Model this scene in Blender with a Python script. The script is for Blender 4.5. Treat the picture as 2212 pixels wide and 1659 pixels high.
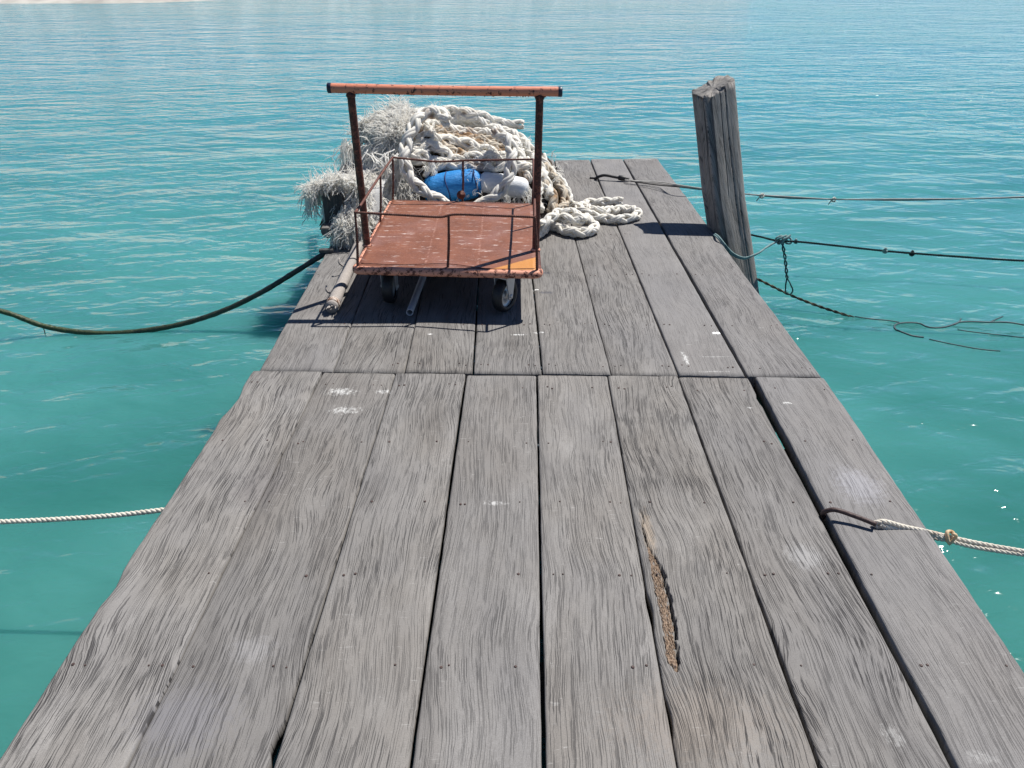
import bpy, bmesh, math, random
import numpy as np
from mathutils import Vector, noise
R_ = math.radians
scene = bpy.context.scene
for o in list(bpy.data.objects): bpy.data.objects.remove(o)
C = scene.collection
# ------------------------------------------------------------------ camera
CAM_H = 1.4; F = 1661.0; CX, CY = 1106.0, 829.5; PITCH = R_(29.5); WATER = -0.45
cd = bpy.data.cameras.new('camera'); cam = bpy.data.objects.new('camera', cd); C.objects.link(cam)
cam.location = (0, 0, CAM_H); cam.rotation_euler = (math.pi/2 - PITCH, 0, 0)
cd.sensor_width = 36; cd.sensor_fit = 'HORIZONTAL'; cd.lens = F/2212*36
cd.clip_start = 0.05; cd.clip_end = 3000
scene.camera = cam
# ------------------------------------------------------------------ light
SUN = Vector((0.45, 0.37, 1.0)).normalized()
w = bpy.data.worlds.new('World'); scene.world = w; w.use_nodes = True
nt = w.node_tree; nt.nodes.clear()
sk = nt.nodes.new('ShaderNodeTexSky'); sk.sky_type = 'NISHITA'; sk.sun_disc = False
sk.sun_elevation = math.asin(SUN.z); sk.sun_rotation = math.atan2(SUN.x, SUN.y)
sk.air_density = 0.6; sk.dust_density = 0.0; sk.ozone_density = 5.0
bg = nt.nodes.new('ShaderNodeBackground'); bg.inputs[1].default_value = 0.072
wo = nt.nodes.new('ShaderNodeOutputWorld')
nt.links.new(sk.outputs[0], bg.inputs[0]); nt.links.new(bg.outputs[0], wo.inputs[0])
sd = bpy.data.lights.new('sun', 'SUN'); sd.energy = 5.0; sd.angle = R_(0.5); sd.color = (1, 0.965, 0.91)
so = bpy.data.objects.new('sun', sd); C.objects.link(so)
so.rotation_euler = SUN.to_track_quat('Z', 'Y').to_euler(); so.location = (3, 3, 8)
vs = scene.view_settings; vs.view_transform = 'Standard'; vs.look = 'None'; vs.exposure = 0.46; vs.gamma = 1.0; vs.use_curve_mapping = False
scene.render.engine = 'CYCLES'
scene.cycles.max_bounces = 12; scene.cycles.diffuse_bounces = 6; scene.cycles.transmission_bounces = 8

# ------------------------------------------------------------------ geometry helpers
ST, CT = math.sin(PITCH), math.cos(PITCH)
def ray(px, py):
    a = (px-CX)/F; b = (CY-py)/F
    return Vector((a, CT + b*ST, -ST + b*CT))
def on_z(px, py, z=0.0):
    d = ray(px, py); t = (z-CAM_H)/d.z
    return Vector((d.x*t, d.y*t, z))
def on_y(px, py, y):
    d = ray(px, py); t = y/d.y
    return Vector((d.x*t, y, CAM_H + d.z*t))

def link(o, parent=None):
    C.objects.link(o)
    if parent is not None: o.parent = parent
    return o
def thing(name, label, cat, loc=(0, 0, 0), group=None):
    o = bpy.data.objects.new(name, None); C.objects.link(o); o.location = loc
    o['label'] = label; o['category'] = cat
    if group: o['group'] = group
    return o
def tag(o, label, cat, group=None):
    o['label'] = label; o['category'] = cat
    if group: o['group'] = group
    return o
class MB:
    def __init__(s): s.v = []; s.f = []; s.n = 0
    def add(s, verts, faces):
        s.v.append(np.asarray(verts, float).reshape(-1, 3)); b = s.n
        s.f.extend([tuple(i+b for i in f) for f in faces]); s.n += len(s.v[-1])
    def build(s, name, mat, parent=None, smooth=True, origin=None):
        V = np.concatenate(s.v)
        off = np.zeros(3)
        if origin is not None: off = np.array(origin, float)
        elif parent is not None: off = np.array(parent.location, float)
        gp = None
        if parent is not None and origin is not None:
            p = parent; base = np.zeros(3)
            while p is not None: base += np.array(p.location, float); p = p.parent
            gp = off - base
        elif parent is not None:
            p = parent; base = np.zeros(3)
            while p is not None: base += np.array(p.location, float); p = p.parent
            off = base; gp = np.zeros(3)
        V = V - off
        me = bpy.data.meshes.new(name); me.from_pydata(V.tolist(), [], s.f); me.update()
        me.materials.append(mat)
        if smooth: me.polygons.foreach_set('use_smooth', [True]*len(me.polygons))
        o = bpy.data.objects.new(name, me)
        link(o, parent)
        o.location = gp if gp is not None else off
        return o
def smooth_path(P, step=0.01):
    P = [Vector(p) for p in P]; out = []
    for i in range(len(P)-1):
        p1 = P[i]; p2 = P[i+1]; L1 = max((p2-p1).length, 1e-6); v = (p2-p1)/L1
        def tang(j):
            if j == 0 or j == len(P)-1: return v
            a = P[j]-P[j-1]; b = P[j+1]-P[j]; la = max(a.length, 1e-6); lb = max(b.length, 1e-6)
            return (a/la*lb+b/lb*la)/(la+lb)
        La = (P[i]-P[i-1]).length if i else L1; Lb = (P[i+2]-P[i+1]).length if i < len(P)-2 else L1
        m1 = tang(i)*min(L1, 2*La); m2 = tang(i+1)*min(L1, 2*Lb)
        n = max(1, int(L1/step))
        for k in range(n):
            t = k/n
            out.append((2*t**3-3*t*t+1)*p1+(t**3-2*t*t+t)*m1+(3*t*t-2*t**3)*p2+(t**3-t*t)*m2)
    out.append(P[-1])
    A = np.array([list(p) for p in out])
    L = np.concatenate([[0], np.cumsum(np.linalg.norm(np.diff(A, axis=0), axis=1))])
    m = max(2, int(L[-1]/step)+1); s = np.linspace(0, L[-1], m)
    return np.stack([np.interp(s, L, A[:, k]) for k in range(3)], 1), s
def frames(A):
    T = np.gradient(A, axis=0); T /= np.linalg.norm(T, axis=1, keepdims=True)+1e-12
    up = np.array([0, 0, 1.0]) if abs(T[0][2]) < .9 else np.array([1.0, 0, 0])
    n = np.cross(T[0], up); n /= np.linalg.norm(n); N = [n]
    for i in range(1, len(A)):
        n = N[-1]-T[i]*np.dot(N[-1], T[i]); n /= np.linalg.norm(n)+1e-12; N.append(n)
    N = np.array(N); return T, N, np.cross(T, N)
def tube(mb, A, r, sides=8, caps=True, flat=1.0):
    A = np.asarray(A, float)
    T, N, B = frames(A); m = len(A)
    r = np.broadcast_to(np.asarray(r, float), (m,))
    ang = np.linspace(0, 2*math.pi, sides, endpoint=False)
    V = A[:, None, :] + r[:, None, None]*(np.cos(ang)[None, :, None]*N[:, None, :]+flat*np.sin(ang)[None, :, None]*B[:, None, :])
    f = []
    for i in range(m-1):
        a = i*sides
        for k in range(sides):
            k2 = (k+1) % sides
            f.append((a+k, a+k2, a+sides+k2, a+sides+k))
    if caps: f.append(tuple(range(sides-1, -1, -1))); f.append(tuple(range((m-1)*sides, m*sides)))
    mb.add(V.reshape(-1, 3), f)
def braid(mb, P, R=0.03, sides=6, pitch=7.4, seed=0, step=0.011):
    A, s = smooth_path(P, step); T, N, B = frames(A)
    w_ = 2*math.pi/(pitch*R)
    for d in (1, -1):
        for k in (0, 1):
            for off in (-.37, .37):
                ph = d*w_*s + k*math.pi + off + seed
                rr = R*(.60 + .14*d*np.cos(2*w_*s))
                Q = A + rr[:, None]*(np.cos(ph)[:, None]*N+np.sin(ph)[:, None]*B)
                tube(mb, Q, R*.34*(1+.04*np.sin(s*37+off*9)), sides)
def laid(mb, P, R=0.01, n=3, sides=6, pitch=5.5, step=None, rs=.54):
    A, s = smooth_path(P, step or R*.7); T, N, B = frames(A)
    for k in range(n):
        ph = 2*math.pi*s/(pitch*R)+k*2*math.pi/n
        Q = A+R*.5*(np.cos(ph)[:, None]*N+np.sin(ph)[:, None]*B)
        tube(mb, Q, R*rs, sides)
def box(mb, c, s, rot=0.0, bev=0.0, tilt=None):
    bm = bmesh.new(); bmesh.ops.create_cube(bm, size=1)
    for v in bm.verts: v.co = Vector((v.co.x*s[0], v.co.y*s[1], v.co.z*s[2]))
    if bev: bmesh.ops.bevel(bm, geom=bm.edges[:], offset=bev, segments=2, affect='EDGES')
    from mathutils import Matrix
    M = Matrix.Rotation(rot, 3, 'Z')
    if tilt: M = M @ Matrix.Rotation(tilt[0], 3, 'X') @ Matrix.Rotation(tilt[1], 3, 'Y')
    bm.verts.index_update()
    mb.add([list(M @ v.co + Vector(c)) for v in bm.verts], [tuple(v.index for v in f.verts) for f in bm.faces]); bm.free()
def lathe(mb, prof, c, axis, seg=28):
    ax = Vector(axis).normalized(); u = ax.orthogonal().normalized(); v = ax.cross(u); pts = []
    for (a, r) in prof:
        for k in range(seg):
            t = 2*math.pi*k/seg; pts.append(list(Vector(c)+ax*a+(u*math.cos(t)+v*math.sin(t))*r))
    f = []
    for i in range(len(prof)-1):
        for k in range(seg):
            k2 = (k+1) % seg; f.append((i*seg+k, i*seg+k2, (i+1)*seg+k2, (i+1)*seg+k))
    mb.add(pts, f)

# ------------------------------------------------------------------ materials
class NT:
    def __init__(s, name):
        s.m = bpy.data.materials.new(name); s.m.use_nodes = True; s.t = s.m.node_tree; s.t.nodes.clear()
        s.out = s.n('ShaderNodeOutputMaterial'); s.p = s.n('ShaderNodeBsdfPrincipled'); s.l(s.p.outputs[0], s.out.inputs[0])
    def n(s, t, **k):
        x = s.t.nodes.new(t)
        for a, b in k.items(): setattr(x, a, b)
        return x
    def l(s, a, b): s.t.links.new(a, b)
    def put(s, sock, v):
        if v is None: return
        if isinstance(v, bpy.types.NodeSocket): s.l(v, sock)
        else: sock.default_value = v
    def math(s, op, a, b=None, c=None, clamp=False):
        x = s.n('ShaderNodeMath', operation=op, use_clamp=clamp)
        s.put(x.inputs[0], a); s.put(x.inputs[1], b); s.put(x.inputs[2], c); return x.outputs[0]
    def mapr(s, v, a, b, c=0.0, d=1.0, smooth=False):
        x = s.n('ShaderNodeMapRange'); x.clamp = True
        if smooth: x.interpolation_type = 'SMOOTHSTEP'
        s.put(x.inputs[0], v)
        for i, q in enumerate((a, b, c, d)): s.put(x.inputs[i+1], q)
        return x.outputs[0]
    def mix(s, f, a, b, mode='MIX'):
        x = s.n('ShaderNodeMix', data_type='RGBA', blend_type=mode)
        s.put(x.inputs[0], f)
        s.put(x.inputs[6], a if isinstance(a, bpy.types.NodeSocket) else (*a, 1)); s.put(x.inputs[7], b if isinstance(b, bpy.types.NodeSocket) else (*b, 1))
        return x.outputs[2]
    def vec(s, v, sc=(1, 1, 1), loc=(0, 0, 0)):
        x = s.n('ShaderNodeMapping'); s.l(v, x.inputs[0]); x.inputs[1].default_value = loc; x.inputs[3].default_value = sc; return x.outputs[0]
    def noise(s, v, scale=1, det=2, rough=.5, dist=0, out=0):
        x = s.n('ShaderNodeTexNoise'); s.l(v, x.inputs['Vector']); x.inputs['Scale'].default_value = scale
        x.inputs['Detail'].default_value = det; x.inputs['Roughness'].default_value = rough; x.inputs['Distortion'].default_value = dist
        return x.outputs[out]
    def bump(s, h, dist=.01, st=1.0, nrm=None):
        x = s.n('ShaderNodeBump'); s.put(x.inputs['Height'], h); x.inputs['Distance'].default_value = dist; x.inputs['Strength'].default_value = st
        if nrm is not None: s.l(nrm, x.inputs['Normal'])
        return x.outputs[0]
    def comb(s, x_, y_, z_):
        x = s.n('ShaderNodeCombineXYZ'); s.put(x.inputs[0], x_); s.put(x.inputs[1], y_); s.put(x.inputs[2], z_); return x.outputs[0]
    def sep(s, v): x = s.n('ShaderNodeSeparateXYZ'); s.l(v, x.inputs[0]); return x.outputs
    def obj(s): return s.n('ShaderNodeTexCoord').outputs['Object']
    def pos(s): return s.n('ShaderNodeNewGeometry').outputs['Position']
    def done(s, col=None, rough=.6, nrm=None, metal=0, spec=None):
        if col is not None: s.put(s.p.inputs['Base Color'], col if isinstance(col, bpy.types.NodeSocket) else (*col, 1))
        s.put(s.p.inputs['Roughness'], rough); s.put(s.p.inputs['Metallic'], metal)
        if spec is not None: s.p.inputs['Specular IOR Level'].default_value = spec
        if nrm is not None: s.l(nrm, s.p.inputs['Normal'])
        return s.m
def plain(name, col, rough=.6, var=.25, scale=40, metal=0, bumpd=.001, spec=None):
    m = NT(name); o = m.obj(); n = m.noise(o, scale, 4, .6)
    c = m.mix(m.mapr(n, .3, .7), tuple(x*(1-var) for x in col), tuple(min(1, x*(1+var)) for x in col))
    return m.done(c, rough, m.bump(n, bumpd), metal, spec)

# weathered timber.  x across, y along the plank (metres)
STAINS = []   # (px, py, rx, ry) pale scuffs and droppings in photo pixels of the deck plane, filled below
def wood_mat(name, planks=True, stains=(), axis='Y', tone=1.0):
    m = NT(name); oi = m.n('ShaderNodeObjectInfo'); o = m.obj()
    rnd = oi.outputs['Random']; col = m.n('ShaderNodeSeparateColor'); m.l(oi.outputs['Color'], col.inputs[0])
    crk, hue, val = col.outputs[0], col.outputs[1], col.outputs[2]
    X, Y, Z = m.sep(o)
    if axis == 'Z': Y, Z = Z, Y
    if axis == 'X': X, Y = Y, X
    if axis != 'Y': X = m.math('ADD', X, m.math('MULTIPLY', Z, .9))
    off = m.math('MULTIPLY', rnd, 57.0)
    Zs = m.math('ADD', Z, off)
    # slow flow of the grain
    lo = m.noise(m.comb(m.math('MULTIPLY', X, 3.0), m.math('MULTIPLY', Y, 2.1), off), 1, 1, .45)
    lo2 = m.noise(m.comb(m.math('MULTIPLY', X, 14.0), m.math('MULTIPLY', Y, 5.0), off), 1, 1, .5)
    vo = m.n('ShaderNodeTexVoronoi'); m.l(m.comb(m.math('MULTIPLY', X, 4.2), m.math('MULTIPLY', Y, 1.5), off), vo.inputs['Vector']); vo.inputs['Scale'].default_value = 1
    vo.inputs['Randomness'].default_value = 1
    knot = m.math('EXPONENT', m.math('MULTIPLY', m.math('MULTIPLY', vo.outputs[0], vo.outputs[0]), -22.0))
    g = m.math('ADD', X, m.math('MULTIPLY', m.math('SUBTRACT', lo, .5), .085))
    g = m.math('ADD', g, m.math('MULTIPLY', m.math('SUBTRACT', lo2, .5), .007))
    g = m.math('ADD', g, m.math('MULTIPLY', knot, .032))
    # drying cracks
    wob = m.noise(m.comb(m.math('MULTIPLY', X, 60), m.math('MULTIPLY', Y, 45), off), 1, 1, .5)
    g2 = m.math('ADD', g, m.math('MULTIPLY', m.math('SUBTRACT', wob, .5), .0035))
    n1 = m.noise(m.comb(m.math('MULTIPLY', g2, 430), m.math('MULTIPLY', Y, 8.0), off), 1, 1, .5)
    n4 = m.noise(m.comb(m.math('MULTIPLY', g2, 215), m.math('MULTIPLY', Y, 2.8), m.math('ADD', off, 5.0)), 1, 1, .5)
    n2 = m.noise(m.comb(m.math('MULTIPLY', g2, 560), m.math('MULTIPLY', Y, 12.0), Zs), 1, 1, .6)
    n3 = m.noise(m.comb(m.math('MULTIPLY', g2, 90), m.math('MULTIPLY', Y, 2.6), Zs), 1, 3, .65)
    area = m.noise(m.comb(m.math('MULTIPLY', X, 7), m.math('MULTIPLY', Y, 2.2), m.math('ADD', off, 9.0)), 1, 3, .6)
    thr = m.mapr(area, .36, .62, .22, .36)
    c1 = m.mapr(m.math('SUBTRACT', thr, n1), -.01, .04)
    c2 = m.math('MULTIPLY', m.mapr(n2, .38, .30), .28)
    rid = m.mapr(m.math('ABSOLUTE', m.math('SUBTRACT', n4, .5)), .040, .012)
    brk = m.noise(m.comb(m.math('MULTIPLY', g2, 60), m.math('MULTIPLY', Y, 9.0), off), 1, 2, .6)
    c3 = m.math('MULTIPLY', rid, m.math('MULTIPLY', m.mapr(brk, .38, .48), m.mapr(area, .36, .60, .55, 1)))
    cr = m.math('MULTIPLY', m.math('MAXIMUM', m.math('MAXIMUM', c1, c3), c2), crk, clamp=True)
    # colour patches
    pa = m.noise(m.comb(m.math('MULTIPLY', X, 9), m.math('MULTIPLY', Y, 3.0), Zs), 1, 5, .62)
    pb = m.noise(m.comb(m.math('MULTIPLY', X, 3.0), m.math('MULTIPLY', Y, 1.6), m.math('ADD', off, 31.0)), 1, 4, .6)
    dk = (.125*tone, .117*tone, .110*tone); md = (.215*tone, .204*tone, .192*tone); lt = (.305*tone, .292*tone, .277*tone)
    base = m.mix(m.mapr(pa, .28, .46), dk, md); base = m.mix(m.mapr(pa, .52, .78), base, lt)
    base = m.mix(m.math('MULTIPLY', m.mapr(n3, .35, .7), .14), base, lt)
    base = m.mix(m.math('MULTIPLY', m.mapr(n3, .45, .25), .10), base, dk)
    base = m.mix(m.mapr(pb, .48, .72, 0, .5), base, (.200*tone, .175*tone, .148*tone))
    base = m.mix(m.mapr(pb, .50, .28, 0, .5), base, (.190*tone, .186*tone, .190*tone))
    base = m.mix(m.math('MULTIPLY', hue, .6), base, (.225*tone, .223*tone, .232*tone))
    kn = m.mapr(knot, .35, .9, 0, .35); base = m.mix(kn, base, lt)
    fine = m.noise(o, 420, 2, .7); base = m.mix(m.mapr(fine, .3, .7, .0, .60), base, dk)
    # thin pale scuffs
    sc = m.noise(m.comb(m.math('MULTIPLY', X, 26), m.math('MULTIPLY', Y, 120), Zs), 1, 3, .7)
    scm = m.math('MULTIPLY', m.mapr(sc, .64, .70), m.mapr(pb, .45, .6)); base = m.mix(m.math('MULTIPLY', scm, .22), base, (.6, .6, .58))
    vb = m.n('ShaderNodeVectorMath', operation='SCALE'); m.l(base, vb.inputs[0]); m.l(m.math('ADD', m.math('MULTIPLY', val, .5), .75), vb.inputs[3]); base = vb.outputs[0]
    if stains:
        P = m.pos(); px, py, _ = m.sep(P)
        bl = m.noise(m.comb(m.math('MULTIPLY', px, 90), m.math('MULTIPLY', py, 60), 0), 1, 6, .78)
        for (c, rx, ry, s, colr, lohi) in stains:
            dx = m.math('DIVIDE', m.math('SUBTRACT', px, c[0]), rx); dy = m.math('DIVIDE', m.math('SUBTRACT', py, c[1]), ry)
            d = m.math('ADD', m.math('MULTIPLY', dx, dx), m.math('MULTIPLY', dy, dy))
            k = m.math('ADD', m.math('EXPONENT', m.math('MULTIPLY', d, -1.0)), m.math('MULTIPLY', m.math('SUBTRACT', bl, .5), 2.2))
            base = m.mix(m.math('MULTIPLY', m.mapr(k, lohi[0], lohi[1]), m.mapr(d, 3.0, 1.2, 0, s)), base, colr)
    base = m.mix(m.math('MULTIPLY', cr, .92), base, (.035, .033, .034))
    hgt = m.math('SUBTRACT', m.math('MULTIPLY', n3, .12), cr)
    hgt = m.math('ADD', hgt, m.math('MULTIPLY', fine, .12))
    return m.done(base, .82, m.bump(hgt, .0022, .9), 0, .25)

def pst(px, py, rx, ry, s=.9, col=(.72, .72, .70), lohi=(.75, 1.05)):
    return (on_z(px, py), rx, ry, s, col, lohi)
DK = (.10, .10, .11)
stain_list = [pst(735, 845, .10, .05, .6), pst(745, 885, .10, .045, .5), pst(830, 845, .05, .03, .5), pst(1165, 718, .05, .012, 1), pst(1120, 722, .06, .012, .8),
              pst(1548, 720, .022, .013, 1, (.85, .85, .84), (.5, .6)), pst(930, 722, .02, .01, 1), pst(1480, 775, .02, .10, .7), pst(1540, 803, .13, .010, .3), pst(1540, 771, .13, .008, .25),
              pst(1620, 880, .02, .01, .9), pst(1700, 872, .03, .015, .8), pst(545, 1400, .07, .05, .15, (.5, .5, .52), (.4, .9)), pst(1930, 1590, .04, .06, .2), pst(2120, 1640, .05, .03, .18),
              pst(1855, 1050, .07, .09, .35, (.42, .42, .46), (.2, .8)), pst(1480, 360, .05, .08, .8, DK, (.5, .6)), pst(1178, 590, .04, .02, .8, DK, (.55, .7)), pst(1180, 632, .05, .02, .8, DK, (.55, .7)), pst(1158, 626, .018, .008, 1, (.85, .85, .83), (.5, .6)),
              pst(1070, 1085, .06, .02, .45), pst(1510, 1560, .22, .12, .22, (.26, .20, .15), (.35, .9)), pst(560, 1050, .10, .16, .5, (.13, .12, .12), (.45, .9)), pst(1740, 1200, .05, .05, .35, (.42, .42, .42), (.2, .8)), pst(1400, 1150, .02, .12, .5, (.36, .28, .2), (.4, .9)),
              pst(400, 1550, .12, .10, .35, (.18, .18, .21), (.3, .9)), pst(1395, 345, .1, .02, .5)]
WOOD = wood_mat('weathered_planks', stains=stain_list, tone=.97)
WOODP = wood_mat('post_timber', axis='Z', tone=1.5)
WOODB = wood_mat('beam_timber', axis='Y', tone=.42)
WOODX = wood_mat('cross_timber', axis='X', tone=.8)
# underside timber keeps the same weathering but is tarry
TAR = plain('tarred_timber', (.035, .032, .03), .8)

# ------------------------------------------------------------------ water
def water_mat():
    m = NT('sea_water'); P = m.pos()
    X, Y, Z = m.sep(P)
    def nz(sx, sy, det, rough, dist=0, z=0.0, rot=0.0):
        c, s = math.cos(rot), math.sin(rot)
        u = m.math('ADD', m.math('MULTIPLY', X, c*sx), m.math('MULTIPLY', Y, s*sx))
        v = m.math('ADD', m.math('MULTIPLY', X, -s*sy), m.math('MULTIPLY', Y, c*sy))
        return m.noise(m.comb(u, v, z), 1, det, rough, dist)
    a = nz(.6, 1.5, 2, .5, .3, 0, .06)
    b = nz(2.0, 4.6, 2, .5, .5, 3, -.30)
    b2 = nz(1.6, 5.2, 2, .5, .5, 5, .28)
    c = nz(6.0, 12.0, 2, .6, .6, 7, .15)
    d = nz(.14, .25, 2, .5, 0, 11, .2)
    gust = m.mapr(d, .35, .65, .5, 1.0)
    near = m.math('MULTIPLY', m.mapr(Y, 1.0, 4.5, .6, 1.0), m.mapr(Y, 6, 28, 1.0, 1.7))
    b = m.math('ADD', b, b2)
    h = m.math('ADD', m.math('MULTIPLY', a, .10), m.math('MULTIPLY', m.math('MULTIPLY', b, .046), m.math('MULTIPLY', gust, near)))
    h = m.math('ADD', h, m.math('MULTIPLY', m.math('MULTIPLY', c, .021), m.math('MULTIPLY', m.math('MULTIPLY', gust, gust), near)))
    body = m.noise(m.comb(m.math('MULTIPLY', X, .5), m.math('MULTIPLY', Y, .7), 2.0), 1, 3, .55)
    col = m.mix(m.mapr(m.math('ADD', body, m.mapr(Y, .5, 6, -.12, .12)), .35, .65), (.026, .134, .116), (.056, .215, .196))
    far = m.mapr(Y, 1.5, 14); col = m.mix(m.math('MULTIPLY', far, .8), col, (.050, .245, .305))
    m.p.inputs['Subsurface Weight'].default_value = .8
    m.p.inputs['Subsurface Radius'].default_value = (.35, .8, .8); m.p.inputs['Subsurface Scale'].default_value = .6
    m.p.subsurface_method = 'BURLEY'
    m.p.inputs['IOR'].default_value = 1.36
    return m.done(col, .05, m.bump(h, 1.0, 1.0))
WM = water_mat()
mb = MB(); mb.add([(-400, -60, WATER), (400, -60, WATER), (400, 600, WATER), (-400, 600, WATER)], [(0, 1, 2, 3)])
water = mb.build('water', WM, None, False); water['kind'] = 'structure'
# far shore just beyond the top of the frame
SAND = plain('pale_sand', (.40, .38, .34), .9, .3, .8)
mb = MB(); n = 60; top = []; V = []
for i in range(n+1):
    x = -70+i*1.25*1.6
    e = 33.2 + .9*noise.noise(Vector((x*.22, 1, 0))) + (max(0, x+15)**1.35)*.5
    V += [(x, e, WATER-.05), (x, e+1.6, WATER+.32+.12*noise.noise(Vector((x*.6, 4, 0)))), (x, e+9, 1.2), (x, e+300, 3)]
Fc = []
for i in range(n):
    for k in range(3): a = i*4+k; Fc.append((a, a+4, a+5, a+1))
mb.add(V, Fc); sh = mb.build('shore', SAND, None); sh['kind'] = 'structure'

# ------------------------------------------------------------------ jetty
jetty = thing('jetty', 'weathered grey timber jetty running out over green water', 'jetty', (0, 2.5, 0))
def fbm(x, y, z): return noise.noise(Vector((x, y, z)))
def plank(LN, LF, RN, RF, zt, seed, thick=.05, col=(1, .0, .5), hole=None, edge=.0016, ny=None, bites=()):
    """LN,LF = near/far left corners, RN,RF = near/far right corners (x,y)."""
    LN, LF, RN, RF = [Vector(p[:2]) for p in (LN, LF, RN, RF)]
    L = (LF-LN).length; ny = ny or int(L/.03); nx = 8 if hole is None else 44
    if hole: ny = int(L/.007)
    us = [0, .012, .03]+[.03+.94*k/nx for k in range(1, nx)]+[.97, .988, 1]
    if hole: us = [0, .012, .03]+[.03+.40*k/75 for k in range(1, 76)]+[.5, .6, .7, .8, .9, .97, .988, 1]
    hs = {0: -.004, 1: -.0012, 2: 0, len(us)-1: -.004, len(us)-2: -.0012, len(us)-3: 0}
    mb = MB(); V = []; W = len(us)
    for j in range(ny+1):
        t = j/ny
        a = LN.lerp(LF, t); b = RN.lerp(RF, t)
        yl = a.y
        ea = edge*1.6*fbm(seed, yl*3, 0)+edge*fbm(seed, yl*17, 2); eb = edge*1.6*fbm(seed+5, yl*3, 0)+edge*fbm(seed+5, yl*17, 2)
        for (side, y0, wd, dp) in bites:
            q = max(0, 1-abs(yl-y0)/wd)
            if side < 0: ea += dp*q**.6
            else: eb -= dp*q**.6
        for i, u in enumerate(us):
            p = a.lerp(b, u); p.x += ea*(1-u)+eb*u
            if j in (0, ny): p.y += .0035*fbm(p.x*30, seed, 1)+.002*fbm(p.x*110, seed, 1)+.004*fbm(seed*3.3, 1, j)
            z = zt+hs.get(i, 0)+.0018*fbm(p.x*6, p.y*1.5, seed)+(-.002 if j in (0, ny) else 0)
            if hole: z -= hole(p.x, p.y)
            V.append((p.x, p.y, z))
    n0 = len(V)
    for j in range(ny+1):
        p, q = V[j*W], V[j*W+W-1]
        V.append((p[0]+.001, p[1], zt-thick)); V.append((q[0]-.001, q[1], zt-thick))
    f = []
    for j in range(ny):
        for i in range(W-1): a = j*W+i; f.append((a, a+1, a+W+1, a+W))
        b = n0+2*j
        f.append((j*W, (j+1)*W, b+2, b)); f.append((j*W+W-1, b+1, b+3, (j+1)*W+W-1)); f.append((b, b+2, b+3, b+1))
    f.append(tuple(range(0, W))[::-1]+(n0, n0+1)); e = ny*W
    f.append(tuple(range(e, e+W))+(n0+2*ny+1, n0+2*ny))
    mb.add(V, f)
    c = (LN+RF)/2
    o = mb.build('plank', WOOD, jetty, True, origin=(c.x, c.y, 0))
    o.data.polygons.foreach_set('use_smooth', [len(p.vertices) == 4 for p in o.data.polygons])
    o.color = (*col, 1)
    return o
def nails(pl, pts, zt):
    mb = MB()
    for (x, y) in pts:
        r = random.uniform(.0024, .0046); k = 7
        V = [(x+r*math.cos(t*2*math.pi/k), y+1.1*r*math.sin(t*2*math.pi/k), zt+.0004) for t in range(k)]+[(x+.7*r*math.cos(t*2*math.pi/k), y+.7*r*math.sin(t*2*math.pi/k), zt+.0022) for t in range(k)]
        mb.add(V, [(t, (t+1) % k, k+(t+1) % k, k+t) for t in range(k)]+[tuple(range(k, 2*k))])
    o = mb.build('nail_heads', NAIL, pl, False); o['kind'] = 'stuff'; return o
NAIL = plain('rusty_nail', (.06, .035, .03), .7)
random.seed(4)
# near bay: (x at row 808, x at row 1659) of left and right edge, photo pixels of a 2212 wide view
near = [((547, -12), (696, 268)), ((697.5, 271), (853, 582)), ((855, 589), (1004, 881)), ((1009, 889), (1158.5, 1170)),
        ((1161.5, 1180), (1311.5, 1462)), ((1314, 1466), (1463, 1767)), ((1467, 1779), (1615, 2058)), ((1632, 2072), (1781, 2350))]
far = [((560, 803), (718, 1048)), ((720, 815), (873, 0)), ((875, 0), (1020, 0)), ((1024, 0), (1170, 0)), ((1174, 0), (1319, 0)), ((1321, 0), (1465, 0)), ((1468, 0), (1609, 0)), ((1618, 0), (1776, 0))]
cols = [(1.0, .0, .78), (.85, .15, .42), (.85, .0, .64), (.65, .3, .50), (.7, .1, .66), (1.0, .0, .52), (1.0, .3, .44), (.5, .7, .54)]
joint = lambda px: 801+(px-560)*15/1220
bot = lambda px: 1659
# rotten hollow in the sixth plank
HC = [on_z(x, y) for x, y in ((1384, 1100), (1390, 1150), (1403, 1190), (1418, 1225), (1434, 1290), (1447, 1360), (1455, 1430), (1462, 1450))]
HW = [.002, .003, .005, .016, .019, .016, .015, .004]
def hole(x, y):
    if y > HC[0].y or y < HC[-1].y: return 0
    for i in range(len(HC)-1):
        if HC[i].y >= y >= HC[i+1].y:
            t = (HC[i].y-y)/(HC[i].y-HC[i+1].y); cx = HC[i].x*(1-t)+HC[i+1].x*t; wd = HW[i]*(1-t)+HW[i+1]*t
            break
    cx += .006*fbm(y*22, 3, 0)+.002*fbm(y*90, 3, 0); wd *= 1+.5*fbm(y*45, 7, 0)+.25*fbm(y*130, 9, 0)
    d = (x-cx)/wd
    if d < -1 or d > 1: return 0
    prof = (d+1)/2                      # shallow on the left, sheer on the right
    return (.002+.010*prof+(.022 if d > .62 else 0)*min(1, max(0, (d-.62)*8))+.004*fbm(x*150, y*60, 2))*min(1, (1-abs(d))*8)
def nail_rows(a, b, c, d, rows, zt, pl):
    pts = []
    for py in rows:
        t = (py-joint(a))/(1659-joint(a))
        # pixel rows to positions on this plank
        xl = a+(c-a)*t; xr = b+(d-b)*t
        for k, px in enumerate((xl+(xr-xl)*.12, xl+(xr-xl)*.2, xl+(xr-xl)*.78, xl+(xr-xl)*.88)):
            if random.random() < .62:
                q = on_z(px+random.uniform(-4, 4), py+random.uniform(-3, 3)); pts.append((q.x, q.y))
    if pts: nails(pl, pts, zt)
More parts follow.
